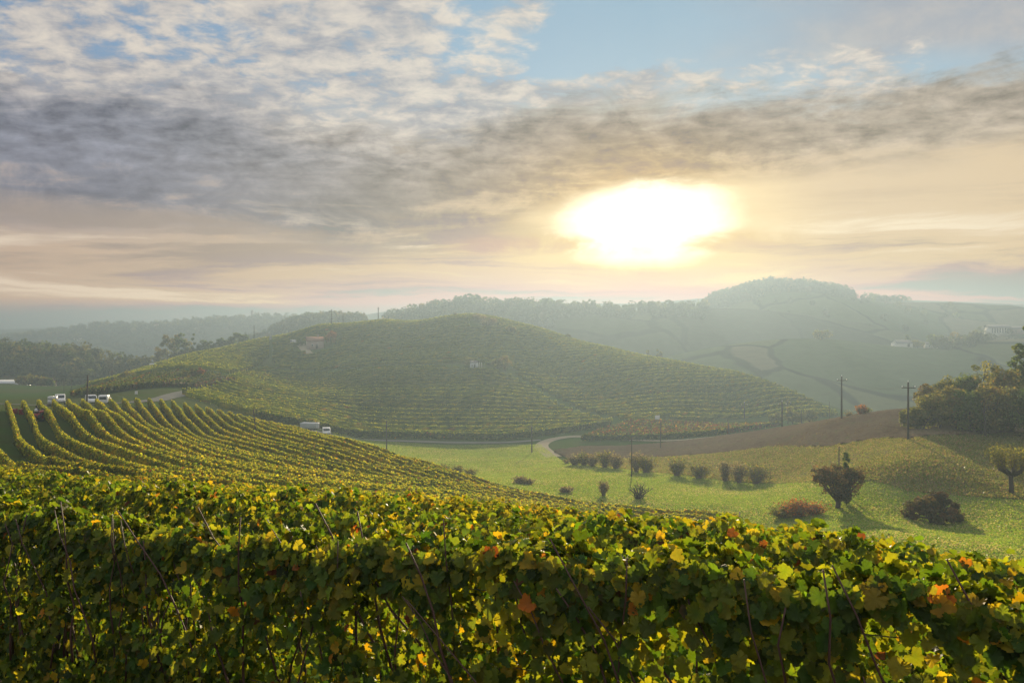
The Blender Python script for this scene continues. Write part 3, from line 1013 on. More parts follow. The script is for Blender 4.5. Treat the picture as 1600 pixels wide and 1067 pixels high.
# ------------------------------------------------------------------ the rounded central hill
RIDGE = np.array([(120, 231), (180, 252), (290, 283), (400, 304), (500, 320), (600, 336), (735, 337), (800, 333), (850, 328), (950, 318), (1050, 308), (1150, 298), (1250, 281), (1320, 268)], float)
TIER = np.array([(430, 258), (560, 262), (700, 268), (743, 270), (800, 262), (900, 240), (990, 231), (1045, 237)], float)
for T_ in (RIDGE, TIER):
    T_[:, 1] = HD(T_[:, 0], T_[:, 1])
ROAD_PX = np.array([(150, 180), (165, 240), (182, 268), (205, 300), (226, 330), (240, 348)], float)   # (D, px) of the road round the hill
fx = np.linspace(-230, 190, 800)
slope_t = np.interp(fx, [-230, -110, -20, 40, 90, 140, 180], [0.0, 0.06, 0.16, 0.30, 0.62, 1.0, 1.2])
fy = np.concatenate([[0], np.cumsum((slope_t[1:] + slope_t[:-1]) / 2 * np.diff(fx))])
fy -= np.interp(0, fx, fy)

def split_true(mask):
    idx = np.flatnonzero(mask)
    if not len(idx): return []
    return [s for s in np.split(idx, np.flatnonzero(np.diff(idx) > 1) + 1) if len(s) > 6]

r_h = np.random.default_rng(11)
HOLES = [(492, 289, 10.0), (743, 266, 7.0), (787, 266, 6.0), (755, 312, 8.0)]
def hill_rows(c0, c1, dc, test, lab, group, **kw):
    c = c0
    while c < c1:
        X, Y = fx, fy + c + 0.6 * np.sin(fx * 0.04 + c)
        px = 800 + F * X / np.maximum(Y, 1)
        ok = test(px, Y)
        for (hp, hd, hr) in HOLES:
            hx, hy = P2(hp, float(HD(hp, hd)))
            ok &= np.hypot(X - hx, Y - hy) > hr
        for seg in split_true(ok):
            vine_row(np.column_stack([X[seg], Y[seg]]), r_h, 32, 0.21, 'quad', W_HILL, lab, group, half=0.34, h0=0.2, h1=1.7, step=1.4, cgain=r_h.uniform(1.5, 2.1) * np.array([1.16, 1.0, 0.75]), jit=0.08, autumn=-2.2, cnoise=0.05, **kw)
        c += dc

def in_lower(px, D):
    ft = np.interp(px, FOOT[:, 0], FOOT[:, 1]); ti = np.interp(px, TIER[:, 0], TIER[:, 1], left=330, right=0)
    return (D > ft + 2.5) & (D < ti - 4.0) & (px > np.interp(D, ROAD_PX[:, 0], ROAD_PX[:, 1], right=348) + 6 + np.maximum(0, D - 245) * 0.75) & (px < 1040)

def in_upper(px, D):
    ft = np.interp(px, FOOT[:, 0], FOOT[:, 1]); ti = np.interp(px, TIER[:, 0], TIER[:, 1], left=330, right=0)
    rg = np.interp(px, RIDGE[:, 0], RIDGE[:, 1])
    return (D > np.maximum(ti + 4.0, ft + 2)) & (D < rg) & (px > 425) & (px < 1310)

def in_left(px, D):
    rg = np.interp(px, RIDGE[:, 0], RIDGE[:, 1])
    return (D > 262) & (D < rg) & (px > 120) & (px < np.minimum(421, 350 + (D - 250) * 0.75))

# the row along the road at the hill's foot has visible posts
foot = resample(np.array([P2(*p) for p in FOOT[3:12]]), 1.0)
vine_row(resample(spline(foot[::12], 200), 1.0), r_h, 40, 0.36, 'quad', W_HILL, 'lowest vine row of the central hill, along the road, with pale posts', 'vine rows on the central hill',
         half=0.35, h0=0.3, h1=2.0, step=1.0, posts=40, post_step=3.6)
hill_rows(120, 380, 5.4, in_lower, 'contour vine row on the lower half of the central hill', 'vine rows on the central hill')
hill_rows(120, 450, 5.4, in_upper, 'contour vine row on the upper half or right flank of the central hill', 'vine rows on the central hill')
hill_rows(250, 420, 5.4, in_left, 'contour vine row on the dark left shoulder of the central hill', 'vine rows on the central hill')
# small plot left of the hill, rows running up and away to the right
for k in range(17):
    a = np.array(P2(112 + k * 12.0, 172 + k * 2.6)); b = np.array(P2(190 + k * 11.0, 238 + k * 0.3))
    vine_row(resample(np.array([a, b]), 1.0), r_h, 20, 0.42, 'quad', W_HILL if k % 4 else W_BROWN, 'short vine row of the small plot between the road and the left shoulder', 'vine rows of the small left plot', cgain=0.7, jit=0.1, half=0.34, h1=1.7, step=1.2)
# brown autumn plot right of the farm track
for k in range(13):
    a0, a1 = 908 + k * 6, 1135 + k * 7
    pts = np.array([P2(p, np.interp(p, [900, 1000, 1130, 1230], [203, 199, 200, 205]) + k * 2.7) for p in np.linspace(a0, a1, 12)])
    lab = 'front vine row of the rust-brown plot beside the farm track, green face and pale posts' if k == 0 else 'rust-brown autumn vine row behind the farm track'
    vine_row(resample(pts, 1.0), r_h, 26, 0.36, 'quad', W_BROWN if k else W_HILL, lab, 'vine rows of the rust-brown plot', cgain=0.75, half=0.34, h1=1.7, step=1.0, posts=16 if k == 0 else 0, post_step=2.5)

# ------------------------------------------------------------------ trees and shrubs
PAL = {
    'green': ([(0.045, 0.078, 0.02), (0.08, 0.12, 0.028), (0.12, 0.155, 0.034), (0.18, 0.18, 0.035)], [0.3, 0.35, 0.25, 0.1]),
    'olive': ([(0.075, 0.09, 0.028), (0.13, 0.135, 0.036), (0.20, 0.175, 0.045), (0.22, 0.15, 0.045)], [0.3, 0.35, 0.25, 0.1]),
    'autumn': ([(0.09, 0.10, 0.03), (0.15, 0.12, 0.035), (0.20, 0.10, 0.03), (0.22, 0.18, 0.04)], [0.4, 0.3, 0.1, 0.2]),
    'red': ([(0.065, 0.048, 0.024), (0.13, 0.068, 0.034), (0.06, 0.064, 0.026), (0.17, 0.11, 0.045)], [0.3, 0.25, 0.35, 0.1]),
    'rust': ([(0.24, 0.11, 0.04), (0.30, 0.10, 0.04), (0.16, 0.09, 0.04), (0.12, 0.11, 0.04)], [0.35, 0.25, 0.25, 0.15]),
    'grey': ([(0.20, 0.16, 0.10), (0.14, 0.12, 0.075), (0.24, 0.19, 0.11)], [0.4, 0.4, 0.2]),
    'yellow': ([(0.15, 0.14, 0.03), (0.20, 0.17, 0.035), (0.13, 0.13, 0.03), (0.10, 0.11, 0.03)], [0.4, 0.25, 0.2, 0.15]),
    'far': ([(0.045, 0.06, 0.025), (0.065, 0.08, 0.03), (0.09, 0.09, 0.035), (0.12, 0.10, 0.04)], [0.4, 0.3, 0.2, 0.1]),
}

def crown_points(r, shape, w, h, base, n, clumps, cr):
    """leaf positions gathered in clumps inside a crown outline"""
    cl = []
    while len(cl) < clumps:
        q = r.uniform(-1, 1, 3)
        if shape == 'round':
            if np.dot(q, q) > 1 or (np.dot(q, q) < 0.25 and r.uniform() < 0.7): continue
        elif shape == 'mound':
            q[2] = abs(q[2])
            if np.dot(q, q) > 1 or (np.dot(q, q) < 0.35 and r.uniform() < 0.6): continue
            q[2] = q[2] * 2 - 1
        elif shape == 'column':
            rad = 0.95 - 0.5 * max(0, q[2]) ** 2
            if np.hypot(q[0], q[1]) > rad: continue
        elif shape == 'cone':
            rad = (1 - q[2]) / 2
            if np.hypot(q[0], q[1]) > rad + 0.08: continue
        elif shape == 'vase':
            rad = 0.25 + 0.75 * ((q[2] + 1) / 2) ** 0.7
            if np.hypot(q[0], q[1]) > rad: continue
            q[2] -= 0.35 * np.hypot(q[0], q[1]) ** 2
        cl.append(q)
    cl = np.array(cl)
    cc = np.column_stack([cl[:, 0] * w / 2, cl[:, 1] * w / 2, base + (h - base) * (cl[:, 2] + 1) / 2])
    rad = cr * r.uniform(0.6, 1.35, clumps)
    k = r.integers(0, clumps, n)
    d = r.normal(0, 1, (n, 3)); d /= np.linalg.norm(d, axis=1)[:, None]
    rr = rad[k] * r.uniform(0.25, 1.0, n) ** 0.5
    C = cc[k] + d * rr[:, None] * np.array([1, 1, 0.75])
    N = d + r.normal(0, 0.5, (n, 3)) + np.array([0, 0, 0.35])
    return C, N, k, cc

def plant(name, loc, h, w, shape, pal, label, cat, r, base=0.25, n=2500, leaf=0.2, clumps=26, cr=None, group=None, trunk_r=None, stems=1, lean=0.0, kind='quad', tmat='bark', limbs=9):
    x, y, z = loc
    root = empty(name, (x, y, z))
    tag(root, label, cat, group)
    b = base * h
    cr = cr or w * 0.2
    C, N, k, cc = crown_points(r, shape, w - cr, h - cr * 0.4, b + cr * 0.4, n, clumps, cr)
    C[:, 0] += lean * C[:, 2]
    cc[:, 0] += lean * cc[:, 2]
    pl, wt = PAL[pal]
    tint = 1 + r.normal(0, 0.16, (clumps, 1))
    two = pick(r, pl, wt, clumps, 0.1)
    cols = pick(r, pl, wt, n, 0.15) * 0.55 + two[k] * 0.45
    cols = np.clip(cols * tint[k], 0.004, 0.8)
    C[:, 2] = np.maximum(C[:, 2], 0.03)
    V, f, c3 = leaf_arrays(C, N, leaf * r.uniform(0.6, 1.4, n), r.uniform(0, 6.28, n), cols, kind, r)
    mesh_np('crown', V, f, M['tree_leaf'], root, c3)
    tr = trunk_r or max(0.05, w * 0.035)
    mb = MB()
    for s in range(stems):
        off = np.array([r.normal(0, 0.12 * w * (stems > 1)), r.normal(0, 0.12 * w * (stems > 1)), 0])
        top = np.array([lean * h * 0.6, 0, b + (h - b) * 0.55])
        t = np.linspace(0, 1, 6)
        pts = off[None] * (1 - t)[:, None] + (off * 2 + top)[None] * t[:, None] + np.column_stack([r.normal(0, tr * 0.5, 6), r.normal(0, tr * 0.5, 6), np.zeros(6)])
        pts[0, 2] = -0.25
        mb.tube(pts, np.linspace(tr * 1.25, tr * 0.4, 6) / (1 + 0.4 * (stems > 1)), 7)
        for q in r.choice(len(cc), min(limbs, len(cc)), replace=False):
            st = pts[r.integers(1, 5)]
            e = cc[q]
            mid = (st + e) / 2 + np.array([0, 0, -0.04 * h])
            mb.tube(np.array([st, mid, e]), [tr * 0.45, tr * 0.28, tr * 0.1], 5)
    mb.build('trunk', M[tmat], root, smooth=True)
    return root

def twig_bush(name, loc, h, w, label, cat, r, n=90, leaves=350, pal='grey', group=None, tmat='twig', leaf=0.14, spread=1.0, thick=0.022):
    root = empty(name, loc)
    tag(root, label, cat, group)
    mb = MB()
    tips = []
    for i in range(n):
        az = r.uniform(0, 2 * math.pi)
        out = w / 2 * spread * r.uniform(0.1, 1.0) ** 0.7
        hh = h * r.uniform(0.5, 1.0) * (1 - 0.25 * (out / (w / 2)) ** 2)
        t = np.linspace(0, 1, 5)
        b0 = r.normal(0, w * 0.06, 2)
        pts = np.column_stack([b0[0] + np.cos(az) * out * t ** 1.5, b0[1] + np.sin(az) * out * t ** 1.5, hh * t ** 0.85 - 0.05])
        pts[1:] += r.normal(0, 0.03 * w, (4, 3))
        mb.tube(pts, np.linspace(thick, thick * 0.35, 5), 4, cap=False)
        for q in range(3):
            j = r.integers(1, 4)
            e = pts[j] + np.array([r.normal(0, w * 0.12), r.normal(0, w * 0.12), abs(r.normal(0.12, 0.08)) * h])
            mb.tube(np.array([pts[j], (pts[j] + e) / 2 + r.normal(0, 0.03, 3), e]), [thick * 0.55, thick * 0.4, thick * 0.2], 3, cap=False)
            tips.append(e)
        tips.append(pts[-1]); tips.append(pts[3])
    mb.build('branches', M[tmat], root)
    if leaves:
        T_ = np.array(tips)
        k = r.integers(0, len(T_), leaves)
        C = T_[k] + r.normal(0, 0.09 * w * 0.5, (leaves, 3))
        C[:, 2] = np.clip(C[:, 2], 0.03, None)
        pl, wt = PAL[pal]
        V, f, c = leaf_arrays(C, r.normal(0, 1, (leaves, 3)), leaf * r.uniform(0.6, 1.3, leaves), r.uniform(0, 6.28, leaves), pick(r, pl, wt, leaves, 0.25), 'quad', r)
        mesh_np('leaves', V, f, M['tree_leaf'], root, c)
    return root

r_t = np.random.default_rng(33)
# hedge of bushes at the meadow's back edge
bushes = [(898, 147, 2.0, 2.4), (912, 145, 2.6, 2.6), (926, 143, 2.4, 2.6), (945, 140, 3.2, 2.4), (962, 138, 2.9, 2.6), (994, 132, 3.0, 2.6), (1010, 131, 3.1, 3.0),
          (1058, 126, 2.7, 2.9), (1093, 123, 2.6, 3.6), (1133, 120, 2.9, 2.2), (1155, 118, 2.9, 2.3), (1182, 115.5, 3.1, 3.2)]
desc = ['small grey bush at the left end of the bushes lining the meadow', 'grey-green bush second from the left along the meadow edge', 'low twiggy bush third from the left along the meadow edge',
        'tall thin bush with a dark stem along the meadow edge', 'brown twiggy bush left of the thin pole by the meadow', 'grey bush just right of the thin pole by the meadow', 'broad bush with a dark stem right of the thin meadow pole',
        'round twiggy bush standing alone in the middle of the meadow hedge line', 'low wide pale bush left of the two small meadow trees', 'small pale tree with a dark trunk, left of its twin by the meadow', 'small pale tree between its twin and the last bush',
        'dense rounded grey-green bush at the right end of the meadow line']
for (px, D, h, w), lab in zip(bushes, desc):
    twig_bush('bush', on(px, D), h * 1.12 * r_t.uniform(0.85, 1.15), w * 1.25 * r_t.uniform(0.85, 1.15), lab, 'bush', r_t, n=int(r_t.uniform(60, 120)), leaves=1100, pal='olive' if px in (945, 1182, 912, 1058, 1093, 1010) else 'grey', group='bushes along the meadow edge', leaf=0.17, tmat='twig', thick=0.028)
twig_bush('bush', on(885, 153), 1.1, 1.8, 'very small scrubby bush beside the farm track bend', 'bush', r_t, 40, 300, 'olive', 'bushes along the meadow edge')
# scrub between the curving vines and the meadow
for px, D, h, w, lab in [(693, 128, 1.6, 2.6, 'left clump of olive reeds beyond the end of the curving vines'), (713, 127, 1.8, 3.0, 'middle clump of olive reeds beyond the end of the curving vines'),
                         (735, 125, 1.5, 2.8, 'right clump of olive reeds beyond the end of the curving vines'), (812, 114, 1.7, 2.6, 'small brownish scrub in the meadow above the vine edge'), (825, 113, 1.4, 2.2, 'low dry scrub beside the brownish scrub above the vines'),
                         (884, 103, 1.4, 2.4, 'low brown weeds at the vine edge below the bushes'), (943, 99, 2.2, 1.5, 'thin upright sapling left of the bare gnarled shrub')]:
    twig_bush('scrub', on(px, D), h * (0.7 if 800 < px < 900 else 1.0), w * 0.9, lab, 'scrub', r_t, 70, 700, 'olive' if px < 800 else 'grey', 'scrub between vines and meadow', leaf=0.15, thick=0.02)
twig_bush('bare_shrub', on(998, 95), 2.3, 3.0, 'bare black gnarled shrub standing at the edge of the vines', 'shrub', r_t, 22, 40, 'grey', tmat='bark', thick=0.07, spread=1.1)
# the red-leaved tree, the dark red bush, the dry mound, the willow
plant('fruit_tree', on(1309, 80), 4.6, 6.4, 'vase', 'red', 'dark spreading tree with reddish-brown leaves in the meadow', 'tree', r_t, base=0.20, n=4300, leaf=0.17, clumps=95, cr=0.55, trunk_r=0.22, limbs=44)
tl = on(1326, 80)
plant('bush', (tl[0] + 0.1, tl[1] + 0.8, tl[2]), 5.5, 0.95, 'column', 'green', 'slim dark green conifer rising behind the red-leaved tree', 'tree', r_t, base=0.05, n=2200, leaf=0.16, clumps=90, cr=0.22)
plant('bush', on(1459, 75), 3.0, 5.6, 'mound', 'red', 'dense low dark red bush alone in the right meadow', 'bush', r_t, base=0.0, n=5600, leaf=0.2, clumps=60, cr=0.55, stems=4, limbs=8)
twig_bush('scrub', on(1222, 78), 1.4, 3.2, 'pale grey-green brush at the left end of the dry mound', 'scrub', r_t, 90, 800, 'olive', thick=0.018, leaf=0.14)
twig_bush('scrub', on(1247, 77), 1.9, 3.6, 'dry rust-brown brush heap left of the red-leaved tree', 'scrub', r_t, 130, 1300, 'rust', thick=0.018, leaf=0.14)
twig_bush('scrub', on(1270, 78), 1.3, 3.0, 'low rusty brush at the foot of the red-leaved tree', 'scrub', r_t, 90, 800, 'rust', thick=0.018, leaf=0.14)

def willow():
    loc = on(1580, 82)
    root = empty('willow', loc)
    tag(root, 'pollarded willow with a thick dark trunk and thin yellowish shoots at the right edge', 'tree')
    r = r_t
    mb = MB()
    mb.tube([(0, 0, -0.3), (0.02, 0, 0.8), (-0.03, 0.02, 1.6), (0, 0, 2.1)], [0.27, 0.22, 0.21, 0.3], 10)
    heads = []
    for k in range(7):
        az = k * 0.9 + r.normal(0, 0.2)
        e = np.array([math.cos(az) * r.uniform(0.5, 1.15), math.sin(az) * r.uniform(0.5, 1.1), r.uniform(2.25, 2.7)])
        mb.tube([(0, 0, 1.95), e * np.array([0.6, 0.6, 1]) - np.array([0, 0, 0.22]), e], [0.2, 0.16, 0.13], 8)
        mb.ellipsoid(e, (0.17, 0.17, 0.15))
        heads.append(e)
    mb.build('trunk', M['bark'], root, smooth=True)
    mb = MB(); tips = []
    for k in range(190):
        b = heads[r.integers(0, 7)] + r.normal(0, 0.08, 3)
        d = np.array([b[0] * 0.55 + r.normal(0, 0.35), b[1] * 0.55 + r.normal(0, 0.35), r.uniform(0.9, 2.3)])
        t = np.linspace(0, 1, 4)
        pts = b[None] + d[None] * t[:, None] + r.normal(0, 0.03, (4, 3))
        mb.tube(pts, np.linspace(0.018, 0.006, 4), 4, cap=False)
        tips += [pts[1], pts[2], pts[3], pts[3]]
    mb.build('shoots', M['twig'], root)
    T_ = np.array(tips); n = 2600
    C = T_[r.integers(0, len(T_), n)] + r.normal(0, 0.16, (n, 3))
    V, f, c = leaf_arrays(C, r.normal(0, 1, (n, 3)), 0.12 * r.uniform(0.6, 1.4, n), r.uniform(0, 6.28, n), pick(r, *PAL['yellow'], n, 0.2), 'quad', r)
    mesh_np('crown', V, f, M['tree_leaf'], root, c)
willow()

# shrub thicket on the right
thicket = [  # px, D, height, width, palette, shape, label
    (1428, 118, 3.8, 4.0, 'olive', 'round', 'small leafy shrub at the left tip of the thicket, behind the utility pole'),
    (1455, 118, 5.4, 5.4, 'olive', 'round', 'olive shrub near the left end of the thicket'),
    (1452, 126, 6.4, 4.2, 'autumn', 'round', 'rust-topped shrub at the back left of the thicket'),
    (1485, 119, 6.4, 5.6, 'autumn', 'round', 'ochre and green shrub in the middle of the thicket front'),
    (1478, 128, 7.0, 5.0, 'olive', 'round', 'olive bush standing up from the thicket behind the ochre shrub'),
    (1515, 117, 6.6, 6.0, 'green', 'round', 'broad dark green shrub in the right half of the thicket'),
    (1508, 128, 7.6, 5.2, 'green', 'round', 'tall green bush on the skyline of the thicket'),
    (1545, 116, 7.4, 6.2, 'autumn', 'round', 'large orange-flecked shrub right of the thicket middle'),
    (1540, 128, 10.0, 6.5, 'olive', 'round', 'tall olive bush on the skyline left of the pine'),
    (1575, 118, 7.0, 6.4, 'olive', 'round', 'olive shrub under the pine at the right edge'),
    (1610, 114, 7.4, 6.6, 'green', 'round', 'dark shrub at the right picture edge below the pine'),
    (1572, 124, 9.3, 5.4, 'autumn', 'round', 'autumn-coloured bush just left of the pine trunk'),
    (1630, 126, 10.0, 8.0, 'autumn', 'round', 'rusty tree mostly beyond the right picture edge'),
]
for px, D, h, w, pal, shp, lab in thicket:
    plant('shrub', on(px, D), h, w, shp, pal, lab, 'shrub', r_t, base=0.06, n=5200, leaf=0.24, clumps=60, cr=w * 0.17, group='shrubs of the right thicket', stems=3, limbs=10)
plant('pine_tree', on(1598, 128), 15.6, 8.0, 'cone', 'green', 'tall dark green pine rising above the thicket at the right edge', 'tree', r_t, base=0.12, n=9500, leaf=0.26, clumps=150, cr=0.6, trunk_r=0.22, limbs=26)
# shrubs on the field crest and small trees in the mist behind it
twig_bush('bush', on(1346, 152), 2.2, 2.6, 'small rusty bush on the skyline of the ploughed field', 'bush', r_t, 60, 900, 'rust', leaf=0.2)
twig_bush('bush', on(1352, 153), 1.5, 2.6, 'low dark bush beside the rusty bush on the field crest', 'bush', r_t, 60, 700, 'olive', leaf=0.2)
twig_bush('bush', on(1326, 153), 1.6, 2.0, 'thin pale bush on the field crest right of the tall pole', 'bush', r_t, 40, 200, 'grey')
for px, D, h, w, lab in [(1213, 246, 4.2, 5.0, 'hazy round bush left of the two misty poles'), (1238, 244, 6.0, 4.0, 'hazy dark tree between the misty poles'), (1264, 245, 4.4, 5.5, 'hazy low bush right of the misty poles'), (1252, 243, 3.0, 5.0, 'pale ochre scrub below the hazy dark tree')]:
    plant('hazy_bush', on(px, D), h, w, 'round', 'olive' if px != 1252 else 'yellow', lab, 'bush', r_t, base=0.05, n=1100, leaf=0.4, clumps=18)
# trees on the central hill
for px, D, h, w, pal, lab in [(517, 293, 5.2, 4.6, 'rust', 'orange-leaved tree right of the stone farmhouse'), (470, 290, 2.6, 4.0, 'green', 'dark bush left of the stone farmhouse'), (789, 266, 4.8, 4.2, 'autumn', 'brownish tree right of the pale hut'),
                              (778, 266, 3.6, 4.0, 'olive', 'dark olive bush between the hut and the brownish tree'), (798, 305, 3.2, 4.2, 'olive', 'small dark bush high on the right of the central hill'), (747, 316, 3.0, 7.0, 'grey', 'grey-brown brush patch below the hilltop'),
                              (760, 310, 2.6, 6.0, 'grey', 'brown brush below the grey patch near the hilltop'), (770, 313, 2.6, 5.0, 'grey', 'right end of the brown brush near the hilltop'), (735, 268, 2.6, 4.0, 'yellow', 'yellow-green bush left of the pale hut'),
                              (887, 321, 2.2, 2.4, 'olive', 'tiny bush on the right skyline of the central hill'), (312, 232, 3.4, 2.2, 'rust', 'small rust-brown tree by the bend of the hillside road'), (302, 230, 3.2, 2.0, 'olive', 'small dark tree left of the rust-brown one by the road bend'),
                              (292, 228, 2.6, 2.6, 'yellow', 'yellow-green bush by the road below the left shoulder'), (200, 255, 2.6, 6.5, 'olive', 'olive hedge bush on the left shoulder skyline'), (712, 328, 2.0, 1.2, 'grey', 'little leafless bush on the hilltop slope')]:
    if D > 257: D, h, w = float(HD(px, D)), h * 1.3, w * 1.3
    plant('tree', on(px, D), h, w, 'round', pal, lab, 'tree' if h > 3.1 else 'bush', r_t, base=0.12, n=900, leaf=0.38, clumps=16, trunk_r=0.12, group=None)

# ------------------------------------------------------------------ distant hills, woods, single trees
def vn(x, seed, oct=4, f0=1.0):
    r = np.random.default_rng(seed)
    out = np.zeros_like(x)
    for o in range(oct):
        out += np.sin(x * f0 * 2 ** o + r.uniform(0, 6.28)) * np.cos(x * f0 * 1.37 * 2 ** o + r.uniform(0, 6.28)) / 1.7 ** o
    return out

def hill_material(name, cols, fs=0.013):
    """patchwork of fields (cells with their own crop) with hedged edges, plus rows and grass noise"""
    m, g, out = material(name)
    geo = g.new('ShaderNodeNewGeometry')
    pos = S(g, geo.outputs['Position'])
    nz = g.noise(pos, 0.01, 3.0, 0.6, out='Color')
    q = g.vm('ADD', pos, g.vm('SCALE', nz, scale=40.0))
    q = g.vm('MULTIPLY', q, (1.0, 0.55, 0.0))
    vo = g.new('ShaderNodeTexVoronoi', feature='F1')
    g.put(q, vo.inputs['Vector']); vo.inputs['Scale'].default_value = fs
    ve = g.new('ShaderNodeTexVoronoi', feature='DISTANCE_TO_EDGE')
    g.put(q, ve.inputs['Vector']); ve.inputs['Scale'].default_value = fs
    sp = g.new('ShaderNodeSeparateColor'); g.put(S(g, vo.outputs['Color']), sp.inputs[0])
    cell = S(g, sp.outputs[0])
    c = g.mix(g.smooth(cell, 0.15, 0.55), cols[0], cols[1])
    c = g.mix(g.smooth(cell, 0.62, 0.80), c, cols[2])
    c = g.mix(g.smooth(S(g, ve.outputs['Distance']), 0.035, 0.01), c, (0.025, 0.035, 0.015))
    n3 = g.noise(pos, 0.15, 5.0, 0.65)
    c = g.vm('SCALE', c, scale=0.6 + n3 * 0.8)
    p = g.new('ShaderNodeBsdfDiffuse')
    g.put(c, p.inputs[0])
    g.link(p.outputs[0], out.inputs[0])
    return m
M['hill_a'] = hill_material('hill_a', [(0.06, 0.075, 0.03), (0.10, 0.11, 0.045), (0.045, 0.055, 0.025)])
M['hill_b'] = hill_material('hill_b', [(0.07, 0.10, 0.035), (0.12, 0.13, 0.05), (0.14, 0.125, 0.065)])

HILLS = {}
def hill(name, crest, D, front, back, zb, mat, ny=40):
    """a real ridge: crest line at distance D, sloping down in front and behind"""
    crest = np.array(crest, float)
    px = np.linspace(crest[0, 0], crest[-1, 0], 180)
    cp = spline(crest, 600)
    o_ = np.argsort(cp[:, 0]); cp = cp[o_]
    py = np.interp(px, cp[:, 0], cp[:, 1])
    zc = -(py - HORIZ) / F * D
    xc = (px - 800) / F * D
    def surf(x, d):
        """height of the hill at plan x and distance offset d from the crest"""
        zt = np.interp(x, xc, zc)
        e = np.clip((x - xc[0]) / (0.12 * (xc[-1] - xc[0])), 0, 1) * np.clip((xc[-1] - x) / (0.12 * (xc[-1] - xc[0])), 0, 1)
        e = 0.35 + 0.65 * np.sqrt(e)
        t = np.where(d < 0, np.clip(-d / front, 0, 1), np.clip(d / back, 0, 1))
        k = np.where(d < 0, (np.cos(t * math.pi) * 0.5 + 0.5) * 0.6 + (1 - t) * 0.4, np.cos(t * math.pi) * 0.5 + 0.5)
        bumps = (vn(x * 0.02, 3) + vn(x * 0.013 + d * 0.02, 8)) * 0.012 * front * np.sin(np.clip(t, 0, 1) * math.pi)
        return zb + (zt - zb) * k + bumps * (d < 0)
    dd = np.concatenate([np.linspace(-front, 0, ny), np.linspace(0, back, ny // 2)[1:]])
    X = np.repeat(xc[:, None], len(dd), 1)
    Dm = np.repeat(dd[None], len(xc), 0)
    Z = surf(X, Dm)
    V = np.stack([X, D + Dm, Z], -1).reshape(-1, 3)
    nx, n2 = len(xc), len(dd)
    i = np.arange(nx - 1)[:, None] * n2 + np.arange(n2 - 1)[None]
    q = np.stack([i, i + n2, i + n2 + 1, i + 1], -1).reshape(-1, 4)
    tag(mesh_np(name, V, q, mat, smooth=True), kind='structure')
    HILLS[name] = (D, surf, front)

hill('hills', [(-400, 520), (-200, 516), (0, 515), (60, 513), (130, 514), (200, 519), (300, 523), (420, 528), (560, 530)], 1750, 420, 300, -50, M['hill_a'])
hill('ridge', [(-250, 545), (-60, 534), (20, 529), (80, 521), (130, 514), (165, 510), (240, 511), (300, 504), (380, 500), (445, 498), (520, 503), (600, 512), (700, 520)], 1200, 390, 300, -48, M['hill_a'])
hill('back_ridge', [(480, 512), (560, 494), (620, 484), (670, 477), (730, 480), (790, 477), (900, 474), (1000, 474), (1100, 466), (1200, 462), (1400, 468), (1700, 480), (1900, 490)], 1350, 350, 300, -50, M['hill_a'])
hill('wooded_ridge', [(330, 560), (390, 538), (440, 519), (480, 506), (540, 503), (590, 505), (630, 500), (680, 486), (730, 478), (770, 484), (830, 485), (900, 484), (960, 486), (1020, 486), (1080, 484), (1150, 482), (1250, 490), (1350, 505)], 740, 260, 200, -48, M['hill_a'])
hill('castle_hill', [(960, 500), (1040, 486), (1080, 479), (1110, 473), (1140, 465), (1175, 455), (1215, 449), (1255, 452), (1295, 459), (1325, 466), (1360, 470), (1420, 472), (1500, 473), (1560, 479), (1640, 490), (1750, 505), (1900, 520)], 900, 360, 240, -48, M['hill_b'])
hill('near_rise', [(960, 575), (1040, 558), (1100, 546), (1160, 536), (1220, 530), (1280, 529), (1340, 534), (1400, 541), (1460, 544), (1520, 536), (1580, 530), (1660, 530), (1760, 538)], 500, 190, 130, -44, M['hill_b'])
hill('farm_knoll', [(1420, 548), (1470, 536), (1510, 527), (1560, 521), (1620, 520), (1700, 526), (1800, 545)], 590, 120, 90, -46, M['hill_b'])
hill('left_rise', [(-260, 540), (-100, 546), (0, 551), (60, 552), (120, 556), (160, 566), (210, 576), (260, 582), (330, 590)], 430, 150, 110, -40, M['hill_b'])

def woods(name, hname, n_trees, px0, px1, d0, d1, hgt, r, label, cards=60, leaf=1.6, pal='far'):
    """a far-off wood read as one mass: crowns of leaf clumps over the slope"""
    D, surf, front = HILLS[hname]
    px = r.uniform(px0, px1, n_trees)
    d = r.uniform(d0, d1, n_trees)
    x = (px - 800) / F * (D + d)
    z = surf(x, d)
    h = hgt * r.uniform(0.55, 1.3, n_trees)
    k = np.repeat(np.arange(n_trees), cards)
    n = len(k)
    q = r.normal(0, 1, (n, 3)); q /= np.linalg.norm(q, axis=1)[:, None]
    rad = r.uniform(0.5, 1.0, n) ** 0.5
    w = h * r.uniform(0.32, 0.6, n_trees)
    C = np.column_stack([x[k] + q[:, 0] * rad * w[k], D + d[k] + q[:, 1] * rad * w[k], z[k] + h[k] * 0.52 + q[:, 2] * rad * h[k] * 0.5])
    pl, wt = PAL[pal]
    tc = pick(r, pl, wt, n_trees, 0.15)
    cols = np.clip(tc[k] * (1 + r.normal(0, 0.15, (n, 1))), 0.004, 0.8)
    V, f, c = leaf_arrays(C, q + r.normal(0, 0.4, (n, 3)), leaf * r.uniform(0.6, 1.4, n), r.uniform(0, 6.28, n), cols, 'quad', r)
    o = mesh_np(name, V, f, M['tree_leaf'], colors=c)
    tag(o, label, 'woodland', kind='stuff')

